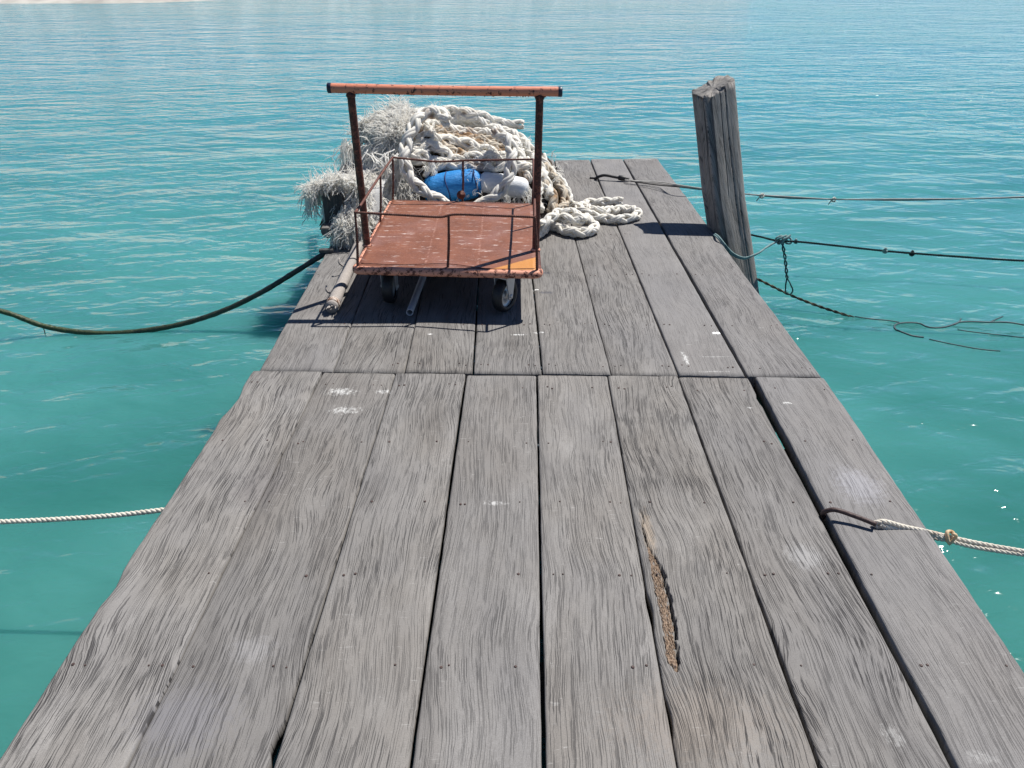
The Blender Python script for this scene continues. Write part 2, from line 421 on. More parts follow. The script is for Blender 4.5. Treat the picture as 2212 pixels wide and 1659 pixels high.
ztn = [.004, -.002, .0, -.003, -.001, .001, -.002, .003]
for i, ((a, c), (b, d)) in enumerate(near):
    LF = on_z(a, joint(a)+1); RF = on_z(b, joint(b)+1); ln = on_z(c, 1659); rn = on_z(d, 1659)
    k = 2.6; LN = ln+(ln-LF)*(k/(ln-LF).length); RN = rn+(rn-RF)*(k/(rn-RF).length); LN.y = RN.y = (LN.y+RN.y)/2
    bites = []
    if i == 0: bites = [(-1, on_z(500, 865).y, .10, .012), (-1, on_z(240, 1270).y, .06, .010), (-1, on_z(490, 905).y, .05, -.004)]
    if i == 1: bites = [(1, on_z(590, 1590).y, .035, .016), (1, on_z(580, 1700).y, .12, .010)]
    if i == 4: bites = [(1, on_z(1404, 1300).y, .05, .004)]
    if i == 5: bites = [(-1, on_z(1405, 1320).y, .06, .007), (-1, on_z(1450, 1550).y, .05, .006)]
    if i == 6: bites = [(1, on_z(1625, 860).y, .03, .008)]
    p = plank(LN, LF, RN, RF, ztn[i], 10.3*i+2, col=cols[i], hole=hole if i == 5 else None, edge=.0028 if i in (0, 7) else .0013, bites=bites)
    nail_rows(a, b, c, d, (828+i*2, 955, 1085, 1240, 1438), ztn[i], p)
    if i == 5: rot_plank = p
    if i == 5: p['label'] = 'plank with a brown rotten hollow along its left edge'
colsF = [(.75, .25, .60), (1.0, .0, .44), (.85, .0, .50), (.9, .05, .52), (.75, .3, .52), (.8, .25, .52), (.30, .75, .60), (.6, .65, .50)]
ztf = [-.001, -.003, .0, -.002, .001, -.001, .002, .0]
VPX = 1074
farend = {5: (1198, 1273), 6: (1275.5, 1343), 7: (1347, 1420)}
for i, ((a, _), (b, _)) in enumerate(far):
    ja = joint(a)-1.5; jb = joint(b)-1.5
    if i in farend: fa, fb = farend[i]
    else: s = (ja-345)/(ja+119); fa = a+(VPX-a)*s; s = (jb-345)/(jb+119); fb = b+(VPX-b)*s
    if i == 4: fb = 1196
    LF = on_z(fa, 345-(fa-1200)*.014); RF = on_z(fb, 345-(fb-1200)*.014)
    LN = on_z(a, ja); RN = on_z(b, jb)
    p = plank(LN, LF, RN, RF, ztf[i], 77+9.1*i, col=colsF[i], edge=.0025 if i in (0, 7) else .0013)
    pts = []
    for t in (.02, .13, .30, .48, .66, .84, .975):
        l = LN.lerp(LF, t); r = RN.lerp(RF, t)
        for u in (.1, .2, .8, .9):
            if random.random() < .75: q = l.lerp(r, u); pts.append((q.x+random.uniform(-.005, .005), q.y+random.uniform(-.01, .01)))
    nails(p, pts, ztf[i])
# rotten fibres inside the hollow
ROT = NT('rotten_wood'); o_ = ROT.obj(); n_ = ROT.noise(o_, 170, 4, .7)
ROT = ROT.done(ROT.mix(ROT.mapr(n_, .35, .65), (.10, .055, .03), (.44, .33, .24)), .95, ROT.bump(n_, .003))
mb = MB(); random.seed(9)
for k in range(700):
    i = random.choice((2, 3, 3, 4, 4, 5, 5, 6)); t = random.random()
    if i >= len(HC)-1: i = len(HC)-2
    cx = HC[i].x*(1-t)+HC[i+1].x*t; cy = HC[i].y*(1-t)+HC[i+1].y*t; wd = HW[i]*(1-t)+HW[i+1]*t
    x = cx+random.uniform(-.9, .5)*wd; z = ztn[5]-hole(x, cy)+.0005
    s = random.uniform(.002, .008); an = random.uniform(-.25, .15); q = random.uniform(.0006, .0016)
    tube(mb, [(x, cy, z), (x+s*math.sin(an)*1.5, cy+s*1.5, z+q*2), (x+s*math.sin(an)*3, cy+s*3, z)], [q*.5, q, q*.3], 4)
rc = mb.build('rotten_wood', ROT, rot_plank, False); rc['kind'] = 'stuff'; rc['label'] = 'crumbly brown rotten wood in the hollow'
# joists and piles below
for k, py in enumerate((806, 955, 1085, 1240, 1438)):
    y = on_z(1106, py).y; mb = MB(); cx = .10
    box(mb, (cx, y, -.115), (1.9, .12, .12), -.02, .004); mb.build('joist', TAR, jetty, False)
for y in (.2, -.6, 3.2, 3.9, 4.6, 5.3, 5.85):
    mb = MB(); box(mb, (.10 if y < 3 else .05, y, -.115), (1.9, .12, .12), 0, .004); mb.build('joist', TAR, jetty, False)
for (x, y) in ((-.72, 2.6), (.95, 2.55), (-.8, 5.5), (.85, 5.5), (-.75, -.3), (.95, -.3)):
    mb = MB(); tube(mb, [(x, y, -.18), (x+.01, y, -1.1), (x, y, -2.5)], .085, 14); mb.build('pile', TAR, jetty)

# ------------------------------------------------------------------ mooring post
def mooring_post():
    t = thing('mooring_post', 'tall leaning grey timber post, split and square-cut, at the right edge of the jetty', 'post', (1.22, 4.25, -1.2))
    base = Vector((1.225, 4.25, 0)); topc = Vector((1.123, 4.56, .735)); d = (topc-base)
    sec = []; nseg = 80; n = 320
    ux = Vector((.985, .17, 0)).normalized(); uy = Vector((-.17, .985, 0)).normalized()
    hw = .098
    mb = MB(); V = []
    for j in range(nseg+1):
        s = -1.7+2.70*j/nseg                       # 0 deck, 1 top
        c = base+d*s+ux*.05*max(0, .25-s)
        for k in range(n):
            a = 2*math.pi*k/n
            ca, sa = math.cos(a), math.sin(a)
            r = hw/((abs(ca)**9+abs(sa)**9)**(1/9))
            dev = .005*fbm(ca*2, sa*2, s*1.4)+.0009*fbm(ca*14, sa*14, s*2)+.0008*fbm(ca*6, sa*6, s*12)
            # long drying splits on the camera side (a ~ -90 deg) and the left face
            for (a0, w0, dep, s0, s1, wig) in ((-1.28, .030, .020, .80, 1.2, .02), (-1.27, .018, .030, .0, .9, .16), (-1.62, .016, .014, .25, 1.1, .14), (-2.55, .045, .03, .55, .88, .08), (-2.62, .020, .025, -.4, 1.05, .16), (-1.05, .016, .014, -1.0, .3, .14)):
                aa = a-2*math.pi if a > math.pi else a
                if s0 < s < s1:
                    q = abs(aa-a0-wig*fbm(s*2.3, a0*5, 0))/w0
                    fade = min(1, (s-s0)*6, (s1-s)*9, .35+(1.0-s)*9 if s1 < 1.15 else 1)
                    if q < 1.6: dev -= dep*max(0, 1-q/1.6)*max(0, fade)
            if (a > 2.6 and a < 4.2): dev -= .012
            p = c+ux*(ca*(r+dev))+uy*(sa*(r+dev))
            # slanted, worn top : right side higher
            if j == nseg: p += d.normalized()*(.055*ca+.012*fbm(ca*4, sa*4, 5)+.003*fbm(ca*12, sa*12, 5)-.016*(1 if -.6 < ca < .25 and sa < 0 else 0))
            elif j == nseg-1: p += d.normalized()*(.035*ca)
            V.append(p[:])
    f = []
    for j in range(nseg):
        for k in range(n): k2 = (k+1) % n; f.append((j*n+k, j*n+k2, (j+1)*n+k2, (j+1)*n+k))
    # rough end grain
    b0 = nseg*n; top = [Vector(V[b0+k]) for k in range(n)]; cc = sum(top, Vector())/n
    prev = b0; cur = len(V)
    for fr in (.8, .55, .3):
        st = len(V)
        for k in range(n):
            p = cc.lerp(top[k], fr); p.z += -.004-.012*abs(fbm(p.x*60, p.y*60, 3)); V.append(p[:])
        for k in range(n): k2 = (k+1) % n; f.append((prev+k, prev+k2, st+k2, st+k))
        prev = st
    V.append((cc.x, cc.y, cc.z-.01))
    for k in range(n): f.append((prev+k, prev+(k+1) % n, len(V)-1))
    mb.add(V, f)
    o = mb.build('shaft', WOODP, t); o.color = (1, .1, .35, 1)
    mb2 = MB(); q = on_y(1551, 262, 4.40)
    lathe(mb2, [(-.004, .0), (-.004, .009), (.012, .009), (.012, .006), (.002, 0)], q, (0, 1, 0), 12)
    h = mb2.build('bolt_hole', plain('hole_dark', (.01, .01, .01), .9), t)
    return t
mooring_post()

# ------------------------------------------------------------------ trolley
def rust_mat(name, a, b, paint, amt, scale=22, rough=.65):
    m = NT(name); P = m.pos(); n = m.noise(P, scale, 6, .65); n2 = m.noise(P, scale*5, 4, .6)
    c = m.mix(m.mapr(n2, .35, .65), a, b)
    c = m.mix(m.mapr(m.math('ADD', n, m.math('MULTIPLY', m.math('SUBTRACT', n2, .5), .35)), amt-.03, amt+.02), c, paint)
    return m.done(c, rough, m.bump(m.math('ADD', n, m.math('MULTIPLY', n2, .5)), .002), 0, .4)
RUST_DARK = rust_mat('dark_rust', (.035, .012, .010), (.13, .045, .030), (.20, .065, .04), .56, 30)
BAR = rust_mat('salmon_paint', (.03, .015, .018), (.10, .03, .02), (.66, .24, .145), .40, 38, .42)
EDGE = rust_mat('peeling_edge', (.05, .016, .012), (.20, .06, .035), (.66, .30, .20), .46, 45, .6)
REBAR = rust_mat('rebar_rust', (.05, .018, .013), (.17, .06, .04), (.24, .10, .07), .6, 60)
CAPB = plain('blue_black_cap', (.012, .015, .04), .4)
RUBBER = plain('black_rubber', (.012, .013, .015), .55)
GALV = plain('galvanised_steel', (.50, .52, .54), .42, .2, 30, .6)
PLH = .205
PL = dict(fl=on_z(773, 576, PLH), fr=on_z(1160, 585, PLH), rl=on_z(848, 433, PLH), rr=on_z(1150, 441, PLH))
def plate_mat():
    m = NT('rusty_plate'); P = m.pos(); X, Y, Z = m.sep(P)
    n = m.noise(P, 9, 6, .65); n2 = m.noise(P, 60, 5, .65)
    c = m.mix(m.mapr(n, .3, .7), (.145, .050, .025), (.24, .086, .044))
    c = m.mix(m.mapr(n2, .45, .75, 0, .6), c, (.12, .035, .022))
    c = m.mix(m.math('MULTIPLY', m.mapr(m.noise(P, 5, 3), .5, .7), .5), c, (.24, .12, .10))
    st = m.noise(m.comb(m.math('MULTIPLY', X, 11), m.math('MULTIPLY', Y, 42), 0), 1, 6, .70)
    reg = m.noise(m.comb(m.math('MULTIPLY', X, 3), m.math('MULTIPLY', Y, 3), 4), 1, 2, .5)
    c = m.mix(m.math('MULTIPLY', m.mapr(st, .575, .66), m.mapr(reg, .36, .56, .3, .9)), c, (.62, .50, .46))
    for xx in (.36, .66):   # weld seams running along the plate
        px = PL['rl'].x+xx*(PL['rr'].x-PL['rl'].x)
        d = m.math('ABSOLUTE', m.math('SUBTRACT', X, px)); c = m.mix(m.math('MULTIPLY', m.mapr(d, .007, .002), m.mapr(n2, .48, .62, 0, .45)), c, (.5, .28, .22))
    # yellow-ochre paint left in the near right corner, mask edge follows the post's shadow
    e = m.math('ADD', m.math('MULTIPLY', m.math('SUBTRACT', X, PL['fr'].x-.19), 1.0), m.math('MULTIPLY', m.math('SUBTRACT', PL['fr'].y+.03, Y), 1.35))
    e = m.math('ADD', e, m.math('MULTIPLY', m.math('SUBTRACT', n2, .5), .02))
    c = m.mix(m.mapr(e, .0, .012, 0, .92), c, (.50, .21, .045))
    return m.done(c, m.mapr(n2, .3, .7, .42, .65), m.bump(m.math('ADD', n, m.math('MULTIPLY', n2, .4)), .003), 0, .5)
def rebar(mb, P, r=.0052): 
    A, s = smooth_path(P, .003); rr = r*(1+.13*np.sign(np.sin(s*2*math.pi/.009)))
    tube(mb, A, rr, 8)
def trolley():
    t = thing('platform_trolley', 'rusty brown platform trolley with a salmon pipe handle on grey jetty planks', 'trolley', ((PL['fl'].x+PL['rr'].x)/2, 3.6, 0))
    fl, fr, rl, rr = PL['fl'], PL['fr'], PL['rl'], PL['rr']
    # plate with slight dents, turned-down sides
    mb = MB(); nx, ny = 40, 50; V = []
    for j in range(ny+1):
        for i in range(nx+1):
            u, v = i/nx, j/ny; p = fl.lerp(fr, u).lerp(rl.lerp(rr, u), v)
            z = PLH+.0022*fbm(p.x*5, p.y*5, 1)-.0015*(1 if (abs(u-.36) < .012 or abs(u-.66) < .012) else 0)
            if u < .03: z += .006*(1-u/.03)
            V.append((p.x, p.y, z))
    n0 = len(V); f = []
    for j in range(ny):
        for i in range(nx): a = j*(nx+1)+i; f.append((a, a+1, a+nx+2, a+nx+1))
    ring = [i for i in range(nx+1)]+[j*(nx+1)+nx for j in range(1, ny+1)]+[ny*(nx+1)+i for i in range(nx-1, -1, -1)]+[j*(nx+1) for j in range(ny-1, 0, -1)]
    for k in ring: V.append((V[k][0], V[k][1], PLH-.012))
    m_ = len(ring)
    for k in range(m_): k2 = (k+1) % m_; f.append((ring[k2], ring[k], n0+k, n0+k2))
    f.append(tuple(n0+k for k in range(m_))[::-1]); mb.add(V, f)
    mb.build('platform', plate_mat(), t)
    # tubular edge frame
    fz = PLH-.012; e = .016
    def q(p, dx, dy, z=fz): return (p.x+dx, p.y+dy, z)
    mb = MB(); A, s = smooth_path([q(fl, -.008, .02), q(fl, -.006, -.004), q(fl, .015, -.012), q(fr, -.015, -.012), q(fr, .006, -.004), q(fr, .008, .02)], .01)
    tube(mb, A, .0165*1.1*(1+.03*np.sin(s*40)), 14); mb.build('front_edge_pipe', EDGE, t)
    for (a, b, sx) in ((fl, rl, -1), (fr, rr, 1)):
        mb = MB(); tube(mb, smooth_path([q(a, .008*sx, .015), q(b, .008*sx, 0)], .03)[0], .013, 10); mb.build('side_rail', EDGE if sx < 0 else RUST_DARK, t)
    mb = MB(); tube(mb, smooth_path([q(rl, 0, .01), q(rr, 0, .01)], .03)[0], .013, 10); mb.build('rear_edge_pipe', RUST_DARK, t)
    for yy in (3.22, 3.62, 4.02):
        mb = MB(); box(mb, ((fl.x+fr.x)/2+.006, yy, PLH-.03), (.72, .035, .03)); mb.build('cross_member', RUST_DARK, t, False)
    # handle: posts leaning slightly towards the camera
    by = on_z(793, 531, PLH).y; ty = by-.055
    bl = Vector((on_z(793, 531, PLH).x, by, PLH)); br = Vector((on_z(1157, 541, PLH).x, on_z(1157, 541, PLH).y, PLH))
    tl = on_y(757, 196, ty); tr = on_y(1166, 201, ty)
    for a, b in ((bl, tl), (br, tr)):
        mb = MB(); A, s = smooth_path([a-Vector((0, 0, .02)), a.lerp(b, .5)+Vector((0, .003, 0)), b], .02); tube(mb, A, .0165, 14)
        p = mb.build('handle_post', RUST_DARK, t)
        mb = MB(); lathe(mb, [(0, .017), (.002, .023), (.007, .021), (.011, .0165)], a, (0, 0, 1), 14); mb.build('weld_collar', EDGE, p)
        mb = MB(); lathe(mb, [(-.014, .0168), (-.009, .020), (-.004, .021), (.0, .019)], b-Vector((0, 0, .012)), (0, 0, 1), 14); mb.build('weld_bead', RUST_DARK, p)
    hl = on_y(711, 190, ty); hr = on_y(1211, 198, ty); hl.z += .0; mb = MB()
    A, s = smooth_path([hl, hl.lerp(hr, .5)+Vector((0, 0, -.003)), hr], .012); tube(mb, A, .0195, 20)
    hb = mb.build('handle_bar', BAR, t)
    dxx = (hr-hl).normalized()
    for p, d in ((hl, -dxx), (hr, dxx)):
        mb = MB(); lathe(mb, [(-.010, .0200), (-.004, .0205), (.004, .0205), (.007, .018), (.007, 0)], p, d, 20); mb.build('end_cap', CAPB, hb)
    mb = MB(); random.seed(3)
    for k in range(46):      # rust drips under the bar
        u = random.uniform(.1, .95); p = hl.lerp(hr, u)+Vector((0, -.004+random.uniform(-.003, .003), -.0195)); s_ = random.uniform(.002, .0045)
        lathe(mb, [(-.004, s_), (.001, s_*.9), (.003+s_*.4, 0)], p, (0, 0, -1), 7)
    d_ = mb.build('rust_drips', RUST_DARK, hb); d_['kind'] = 'stuff'
    # rebar guard rails
    tz = .452
    F1 = on_y(767, 459, fl.y-.006); F2 = on_y(958, 468, fl.y-.006); Fm = on_y(975, 464, fl.y-.006); F3 = on_y(1155, 469, fr.y-.006)
    B1 = on_y(848, 340, rl.y+.005); B2 = on_y(938, 349, rl.y+.005); B3 = on_y(1000, 347, rl.y+.005); B4 = on_y(1152, 344, rr.y+.005)
    def part(P, r=.0052): mb = MB(); rebar(mb, P, r); return mb.build('guard_rail', REBAR, t)
    part([F1, F1.lerp(F2, .5)+Vector((0, 0, -.001)), F2, Fm, Fm.lerp(F3, .5)+Vector((0, 0, .002)), F3])
    part([B1, B1.lerp(B2, .6), B2, B3, B4])
    part([F1, F1+Vector((.006, .06, .003)), (F1.lerp(B1, .5)), B1]); part([F3, F3+Vector((.002, .06, .006)), F3.lerp(B4, .5), B4])
    def up(x, y, topp):
        mb = MB(); rebar(mb, [Vector((x, y, PLH-.01)), Vector((x, y, PLH)).lerp(topp, .5)+Vector((.003, 0, 0)), topp], .0055); mb.build('upright', REBAR, t)
    up(fl.x+.0, fl.y-.006, F1); up(on_z(967, 577, PLH).x, fl.y-.007, Vector(on_y(969, 465, fl.y-.006))); up(fr.x+.0, fr.y-.006, F3)
    up(rl.x+.0, rl.y+.005, B1); up((rl.x+rr.x)/2, rl.y+.006, B3); up(rr.x, rr.y, B4)
    ml = F1.lerp(B1, .62); up(fl.x*.38+rl.x*.62-.006, fl.y*.38+rl.y*.62, ml); mr = F3.lerp(B4, .62); up(fr.x*.38+rr.x*.62+.004, fr.y*.38+rr.y*.62, mr)
    # thin wire lying along the near edge
    mb = MB(); tube(mb, smooth_path([(fl.x+.01, fl.y+.03, PLH+.005), (fl.x+.15, fl.y+.012, PLH+.005), (fl.x+.4, fl.y+.016, PLH+.006), (fr.x-.2, fr.y+.014, PLH+.004), (fr.x-.01, fr.y+.012, PLH+.006)], .02)[0], .0018, 5)
    mb.build('wire', RUST_DARK, t)
    cen = on_y(996, 421, rl.y-.012); mb = MB(); lathe(mb, [(-.004, 0), (-.004, .022), (0, .024), (.004, .022), (.004, .008), (.010, .007), (.010, 0)], cen, (.1, -1, .2), 18)
    mb.build('rusty_disc', REBAR, t)
    # castors
    def castor(x, y, ang, name='castor'):
        top = Vector((x, y, PLH-.04)); ax = Vector((math.cos(ang), math.sin(ang), 0)); fw = Vector((-ax.y, ax.x, 0)); c = Vector((x, y, .077))+fw*.0
        mb = MB(); lathe(mb, [(.0, .030), (.010, .030), (.010, .018), (.03, .018)], top-Vector((0, 0, .005)), (0, 0, 1), 16)
        for sgn in (-1, 1):
            o = ax*.032*sgn
            P = [c+o+fw*.014+Vector((0, 0, -.014)), c+o-fw*.014+Vector((0, 0, -.014)), top+o-fw*.034, top+o+fw*.034]
            th = ax*.0025
            mb.add([p-th for p in P]+[p+th for p in P], [(0, 1, 2, 3), (7, 6, 5, 4), (0, 4, 5, 1), (1, 5, 6, 2), (2, 6, 7, 3), (3, 7, 4, 0)])
            lathe(mb, [(0, .009), (.006, .009), (.008, .006), (.008, 0)], c+o, ax*sgn, 10)
        mb.add([p+Vector((0, 0, z)) for z in (-.003, .003) for p in (top-ax*.034-fw*.034, top+ax*.034-fw*.034, top+ax*.034+fw*.034, top-ax*.034+fw*.034)], [(3, 2, 1, 0), (4, 5, 6, 7), (0, 1, 5, 4), (1, 2, 6, 5), (2, 3, 7, 6), (3, 0, 4, 7)])
        ca = mb.build('castor', GALV, t, False)
        mb = MB(); lathe(mb, [(-.020, .052), (-.025, .060), (-.023, .070), (-.014, .0755), (0, .077), (.014, .0755), (.023, .070), (.025, .060), (.020, .052)], c, ax, 36); mb.build('tyre', RUBBER, ca)
        mb = MB(); lathe(mb, [(-.012, 0), (-.012, .020), (-.006, .024), (-.006, .048), (-.014, .0535), (.014, .0535), (.006, .048), (.006, .024), (.012, .020), (.012, 0)], c, ax, 28); mb.build('rim', GALV, ca)
    castor(on_z(1090, 671).x, on_z(1090, 671).y, -.55); castor(on_z(845, 652).x, on_z(845, 652).y, -.06)
    castor(.04, 3.98, .2); castor(-.53, 4.0, -.1)
trolley()

# loose things round the trolley
PVC = plain('grey_plastic', (.42, .44, .47), .45, .08)
a = on_z(885, 675, .022); b = on_z(918, 588, .024); b = a+(b-a)*1.7
mb = MB(); A, s = smooth_path([a, b], .05); tube(mb, A, .0155, 18, False)
tube(mb, A[::-1], .0125, 18, False)
T = (A[1]-A[0])/np.linalg.norm(A[1]-A[0]); lathe(mb, [(0, .0125), (0, .0155)], A[0], T, 18)
pp = mb.build('plastic_pipe', PVC, None, origin=tuple(a)); tag(pp, 'grey plastic pipe lying under the rusty trolley', 'pipe')
# broken pole at the left
BARK = rust_mat('weathered_bark', (.22, .19, .17), (.40, .37, .34), (.30, .27, .25), .5, 40, .85)
pole = thing('wooden_pole', 'rough round wooden pole lying along the left edge of the jetty by the trolley', 'pole', tuple(on_z(720, 660, 0)))
p0 = on_z(716, 664, .030); p1 = on_z(745, 600, .032); p2 = on_z(772, 537, .034); p3 = p2+(p2-p1)*1.4
mb = MB(); A, s = smooth_path([p0, p1, p2, p3], .012)
tube(mb, A, np.array([.0275*(1+.09*fbm(q*14, 2, 0)+.05*fbm(q*50, 5, 0)) for q in s]), 16); mb.build('shaft', BARK, pole)
mb = MB(); d = (p1-p0).normalized()
lathe(mb, [(0, .0285), (.002, .0315), (.030, .0305), (.034, .0285)], p0+d*.02, d, 16); mb.build('rust_band', rust_mat('band_rust', (.06, .03, .02), (.25, .12, .06), (.5, .42, .36), .5, 60), pole)
mb = MB(); random.seed(12)
for k in range(14):
    an = random.uniform(0, 6.28); r = random.uniform(.004, .022); o = Vector((math.cos(an)*r, 0, math.sin(an)*r))
    tube(mb, [p0+o+d*.01, p0+o-d*random.uniform(.004, .028)+Vector((random.uniform(-.006, .006), 0, random.uniform(-.004, .006)))], [.005, .002], 5)
mb.build('splintered_end', BARK, pole, False)
for (f_, l_) in ((.10, .035), (.36, .04)):
    q = p0.lerp(p3, f_); mb = MB(); tube(mb, smooth_path([q, q+Vector((-.03, .0, .012)), q+Vector((-.03-l_*.3, -.012, .012+l_*.45)), q+Vector((-.035-l_*.2, .006, .02+l_*.7))], .008)[0], .0045, 6); mb.build('twig_stub', BARK, pole)

# raised plank and squared beam at the left edge
c = on_z(693, 488, .11)
mb = MB(); f0 = on_y(692, 500, 3.95)
xl = on_y(692, 500, 3.95).x; box(mb, (xl+.45, 4.05, .09), (.9, .17, .036), .0, .003); o = mb.build('short_plank', WOODX, None, False, origin=(xl+.45, 4.05, .0)); o.color = (.7, .2, .5, 1)
tag(o, 'short grey plank sticking out sideways past the left edge of the jetty', 'plank')
bl_ = on_y(684, 420, 4.06).x; br_ = on_y(728, 420, 4.06).x
mb = MB(); box(mb, ((bl_+br_)/2+.01, 4.06+.55, .185), (br_-bl_, 1.1, .15), .03, .005); bo = mb.build('squared_beam', WOODB, None, False, origin=((bl_+br_)/2, 4.6, .11)); bo.color = (1, .4, .2, 1)
tag(bo, 'black squared timber beam under white frayed netting', 'beam')
for x_ in (-.93, -.72): mb = MB(); box(mb, (x_, 4.07, .036), (.07, .15, .072), 0, .003); mb.build('wood_block', TAR, o, False)

# ------------------------------------------------------------------ rope pile
MOUNDS = [(-.60, 4.88, .40, .50, .53), (-.12, 4.86, .46, .50, .43), (.13, 4.75, .26, .42, .24), (-.88, 4.48, .24, .42, .27)]
def mh(x, y):
    h = 0
    for (cx, cy, a, b, c) in MOUNDS:
        q = 1-((x-cx)/a)**2-((y-cy)/b)**2
        if q > 0: h = max(h, c*q**.5)
    return h
def c1(cx, cy): return 648+.2686*cx, 135+.2686*cy
def c3(x, y): return 1053+.1831*x, 324+.1831*y
def onm(px, py, lift=.02, y0=4.0, y1=5.7):
    best = None; d = ray(px, py)
    for k in range(171):
        y = y0+(y1-y0)*k/170; t = y/d.y; x = d.x*t; z = CAM_H+d.z*t; g = z-mh(x, y)
        if best is None or g < best[0]: best = (g, Vector((x, y, z)))
        if g <= 0: break
        if z < 0: break
    p = best[1]; p = p+Vector((0, -.55, .83))*lift
    p.z = max(p.z, .028); return p
def rope_mat(name, *k, **q):
    tr = q.pop('tr', .3); mt = rope_mat0(name, *k, **q); t = mt.node_tree; p = [n for n in t.nodes if n.type == 'BSDF_PRINCIPLED'][0]; o = [n for n in t.nodes if n.type == 'OUTPUT_MATERIAL'][0]
    b = t.nodes.new('ShaderNodeBsdfTranslucent'); mx = t.nodes.new('ShaderNodeMixShader'); mx.inputs[0].default_value = tr
    t.links.new(p.inputs['Base Color'].links[0].from_socket, b.inputs[0]); t.links.new(p.outputs[0], mx.inputs[1]); t.links.new(b.outputs[0], mx.inputs[2]); t.links.new(mx.outputs[0], o.inputs[0])
    return mt
def rope_mat0(name, a=(.92, .90, .85), b=(.80, .76, .67), dirt=(.34, .20, .10), amt=.66, sc=7):
    m = NT(name); P = m.pos(); n = m.noise(P, sc, 3, .6); n2 = m.noise(P, 260, 3, .7); n3 = m.noise(P, 30, 3, .6)
    c = m.mix(m.mapr(n3, .35, .7, 0, .8), a, b); c = m.mix(m.mapr(n, amt-.05, amt+.08, 0, .8), c, dirt)
    return m.done(c, .9, m.bump(m.math('ADD', n2, n3), .0012), 0, .1)
ROPE = rope_mat('white_rope')
DIRTY = rope_mat('dirty_rope', (.74, .68, .58), (.58, .48, .36), (.36, .19, .07), .54)
FIB = rope_mat('white_fibre', (.97, .96, .93), (.94, .92, .88), (.74, .68, .60), .76, tr=.65)
NETD = rope_mat('gap_shade_net', (.07, .06, .055), (.03, .028, .028), (.10, .055, .02), .5, tr=.0)  # dark net colour carries the shade seen between the ropes
pile = thing('rope_heap', 'heap of thick white plaited mooring rope behind the rusty trolley', 'rope heap', (-.3, 4.8, 0))
# tangled core, coloured dark for the shade in the rope gaps
mb = MB(); nx, ny = 90, 60; V = []; idx = {}
for j in range(ny+1):
    for i in range(nx+1):
        x = -1.12+1.55*i/nx; y = 4.0+1.45*j/ny; h = mh(x, y)
        z = max(h-.03, -.0)+(.02*fbm(x*22, y*22, 1) if h > .04 else 0)
        if z <= 0.001: z = .001
        idx[(i, j)] = len(V); V.append((x, y, z))
f = []
for j in range(ny):
    for i in range(nx):
        q = [idx[(i, j)], idx[(i+1, j)], idx[(i+1, j+1)], idx[(i, j+1)]]
        if max(V[k][2] for k in q) > .012: f.append(tuple(q))
mb.add(V, f); core = mb.build('tangled_core', NETD, pile)
def relax(P, n=2):
    for _ in range(n): P = [P[0]]+[P[i]*.5+(P[i-1]+P[i+1])*.25 for i in range(1, len(P)-1)]+[P[-1]]
    return P
def rope_part(P, R=.030, mat=ROPE, seed=0, pitch=7.2):
    R *= 1.08; mb = MB(); braid(mb, P, R, 7, pitch, seed); return mb.build('rope_strand', mat, pile)
random.seed(21)
# filler turns lying on the heap
for k, cy in enumerate((450, 560, 680, 790, 620, 500, 470)):
    P = []; sl = random.uniform(-.05, .12); ph = random.uniform(0, 6)
    x0 = 880+random.uniform(-30, 120); x1 = 1850+random.uniform(-260, 150)
    x = x0
    while x < x1:
        yy = cy+sl*(x-900)+38*math.sin(x/170+ph)+max(0, (x-1450))*.28
        P.append(onm(*c1(x, yy), .008+.02*(k % 3 == 0))); x += 80
    if len(P) > 2: rope_part(relax(P, 2), random.uniform(.026, .030), DIRTY if k in (1, 2, 4) else ROPE, k)
def R1(pts, lift):
    P = [onm(*c1(x, y), lift) for x, y in pts]; Y = [Vector((p.y, p.z, 0)) for p in P]; Y = relax(Y, 3)
    return [on_y(*c1(x, y), q.x) for (x, y), q in zip(pts, Y)]
# recognisable strands
rope_part(R1([(1640, 610), (1500, 570), (1350, 565), (1200, 535), (1080, 490), (1030, 520), (1060, 590)], .05), .031, ROPE, 1)
rope_part(R1([(1000, 420), (1120, 400), (1230, 460), (1330, 440), (1450, 480), (1560, 535), (1700, 575), (1800, 640), (1870, 740), (1930, 860), (1980, 980), (2010, 1080)], .045), .032, ROPE, 2)
rope_part(R1([(930, 625), (1040, 600), (1150, 625), (1280, 640), (1420, 680), (1540, 725), (1650, 765)], .055), .034, ROPE, 3)
rope_part(R1([(1120, 660), (1230, 715), (1340, 755), (1460, 775), (1580, 790)], .035), .031, DIRTY, 4)
rope_part(R1([(880, 720), (960, 690), (1060, 670), (1140, 700), (1190, 760), (1180, 830)], .06), .032, ROPE, 5)
rope_part(R1([(900, 760), (980, 750), (1040, 800), (1060, 870), (1030, 930)], .05), .034, ROPE, 6)
rope_part(R1([(1100, 830), (1250, 825), (1400, 835), (1600, 840), (1750, 830), (1830, 850)], .05), .029, ROPE, 7)
rope_part(R1([(1350, 430), (1270, 455), (1300, 410), (1390, 420), (1450, 470)], .03), .030, ROPE, 8)
rope_part(R1([(1700, 600), (1760, 700), (1780, 800), (1790, 880), (1850, 960)], .05), .031, ROPE, 9)
rope_part(R1([(1850, 760), (1900, 880), (1915, 1000), (1900, 1120), (1930, 1200)], .05), .031, ROPE, 10)
rope_part(R1([(1960, 830), (2040, 930), (2110, 1030), (2130, 1130), (2080, 1190)], .03), .028, DIRTY, 11)
rope_part(R1([(1900, 900), (1990, 1000), (2040, 1100), (2020, 1200)], .04), .028, DIRTY, 12)
rope_part(R1([(1940, 750), (2000, 860), (2090, 950), (2150, 1050), (2160, 1130)], .015), .027, ROPE, 13)
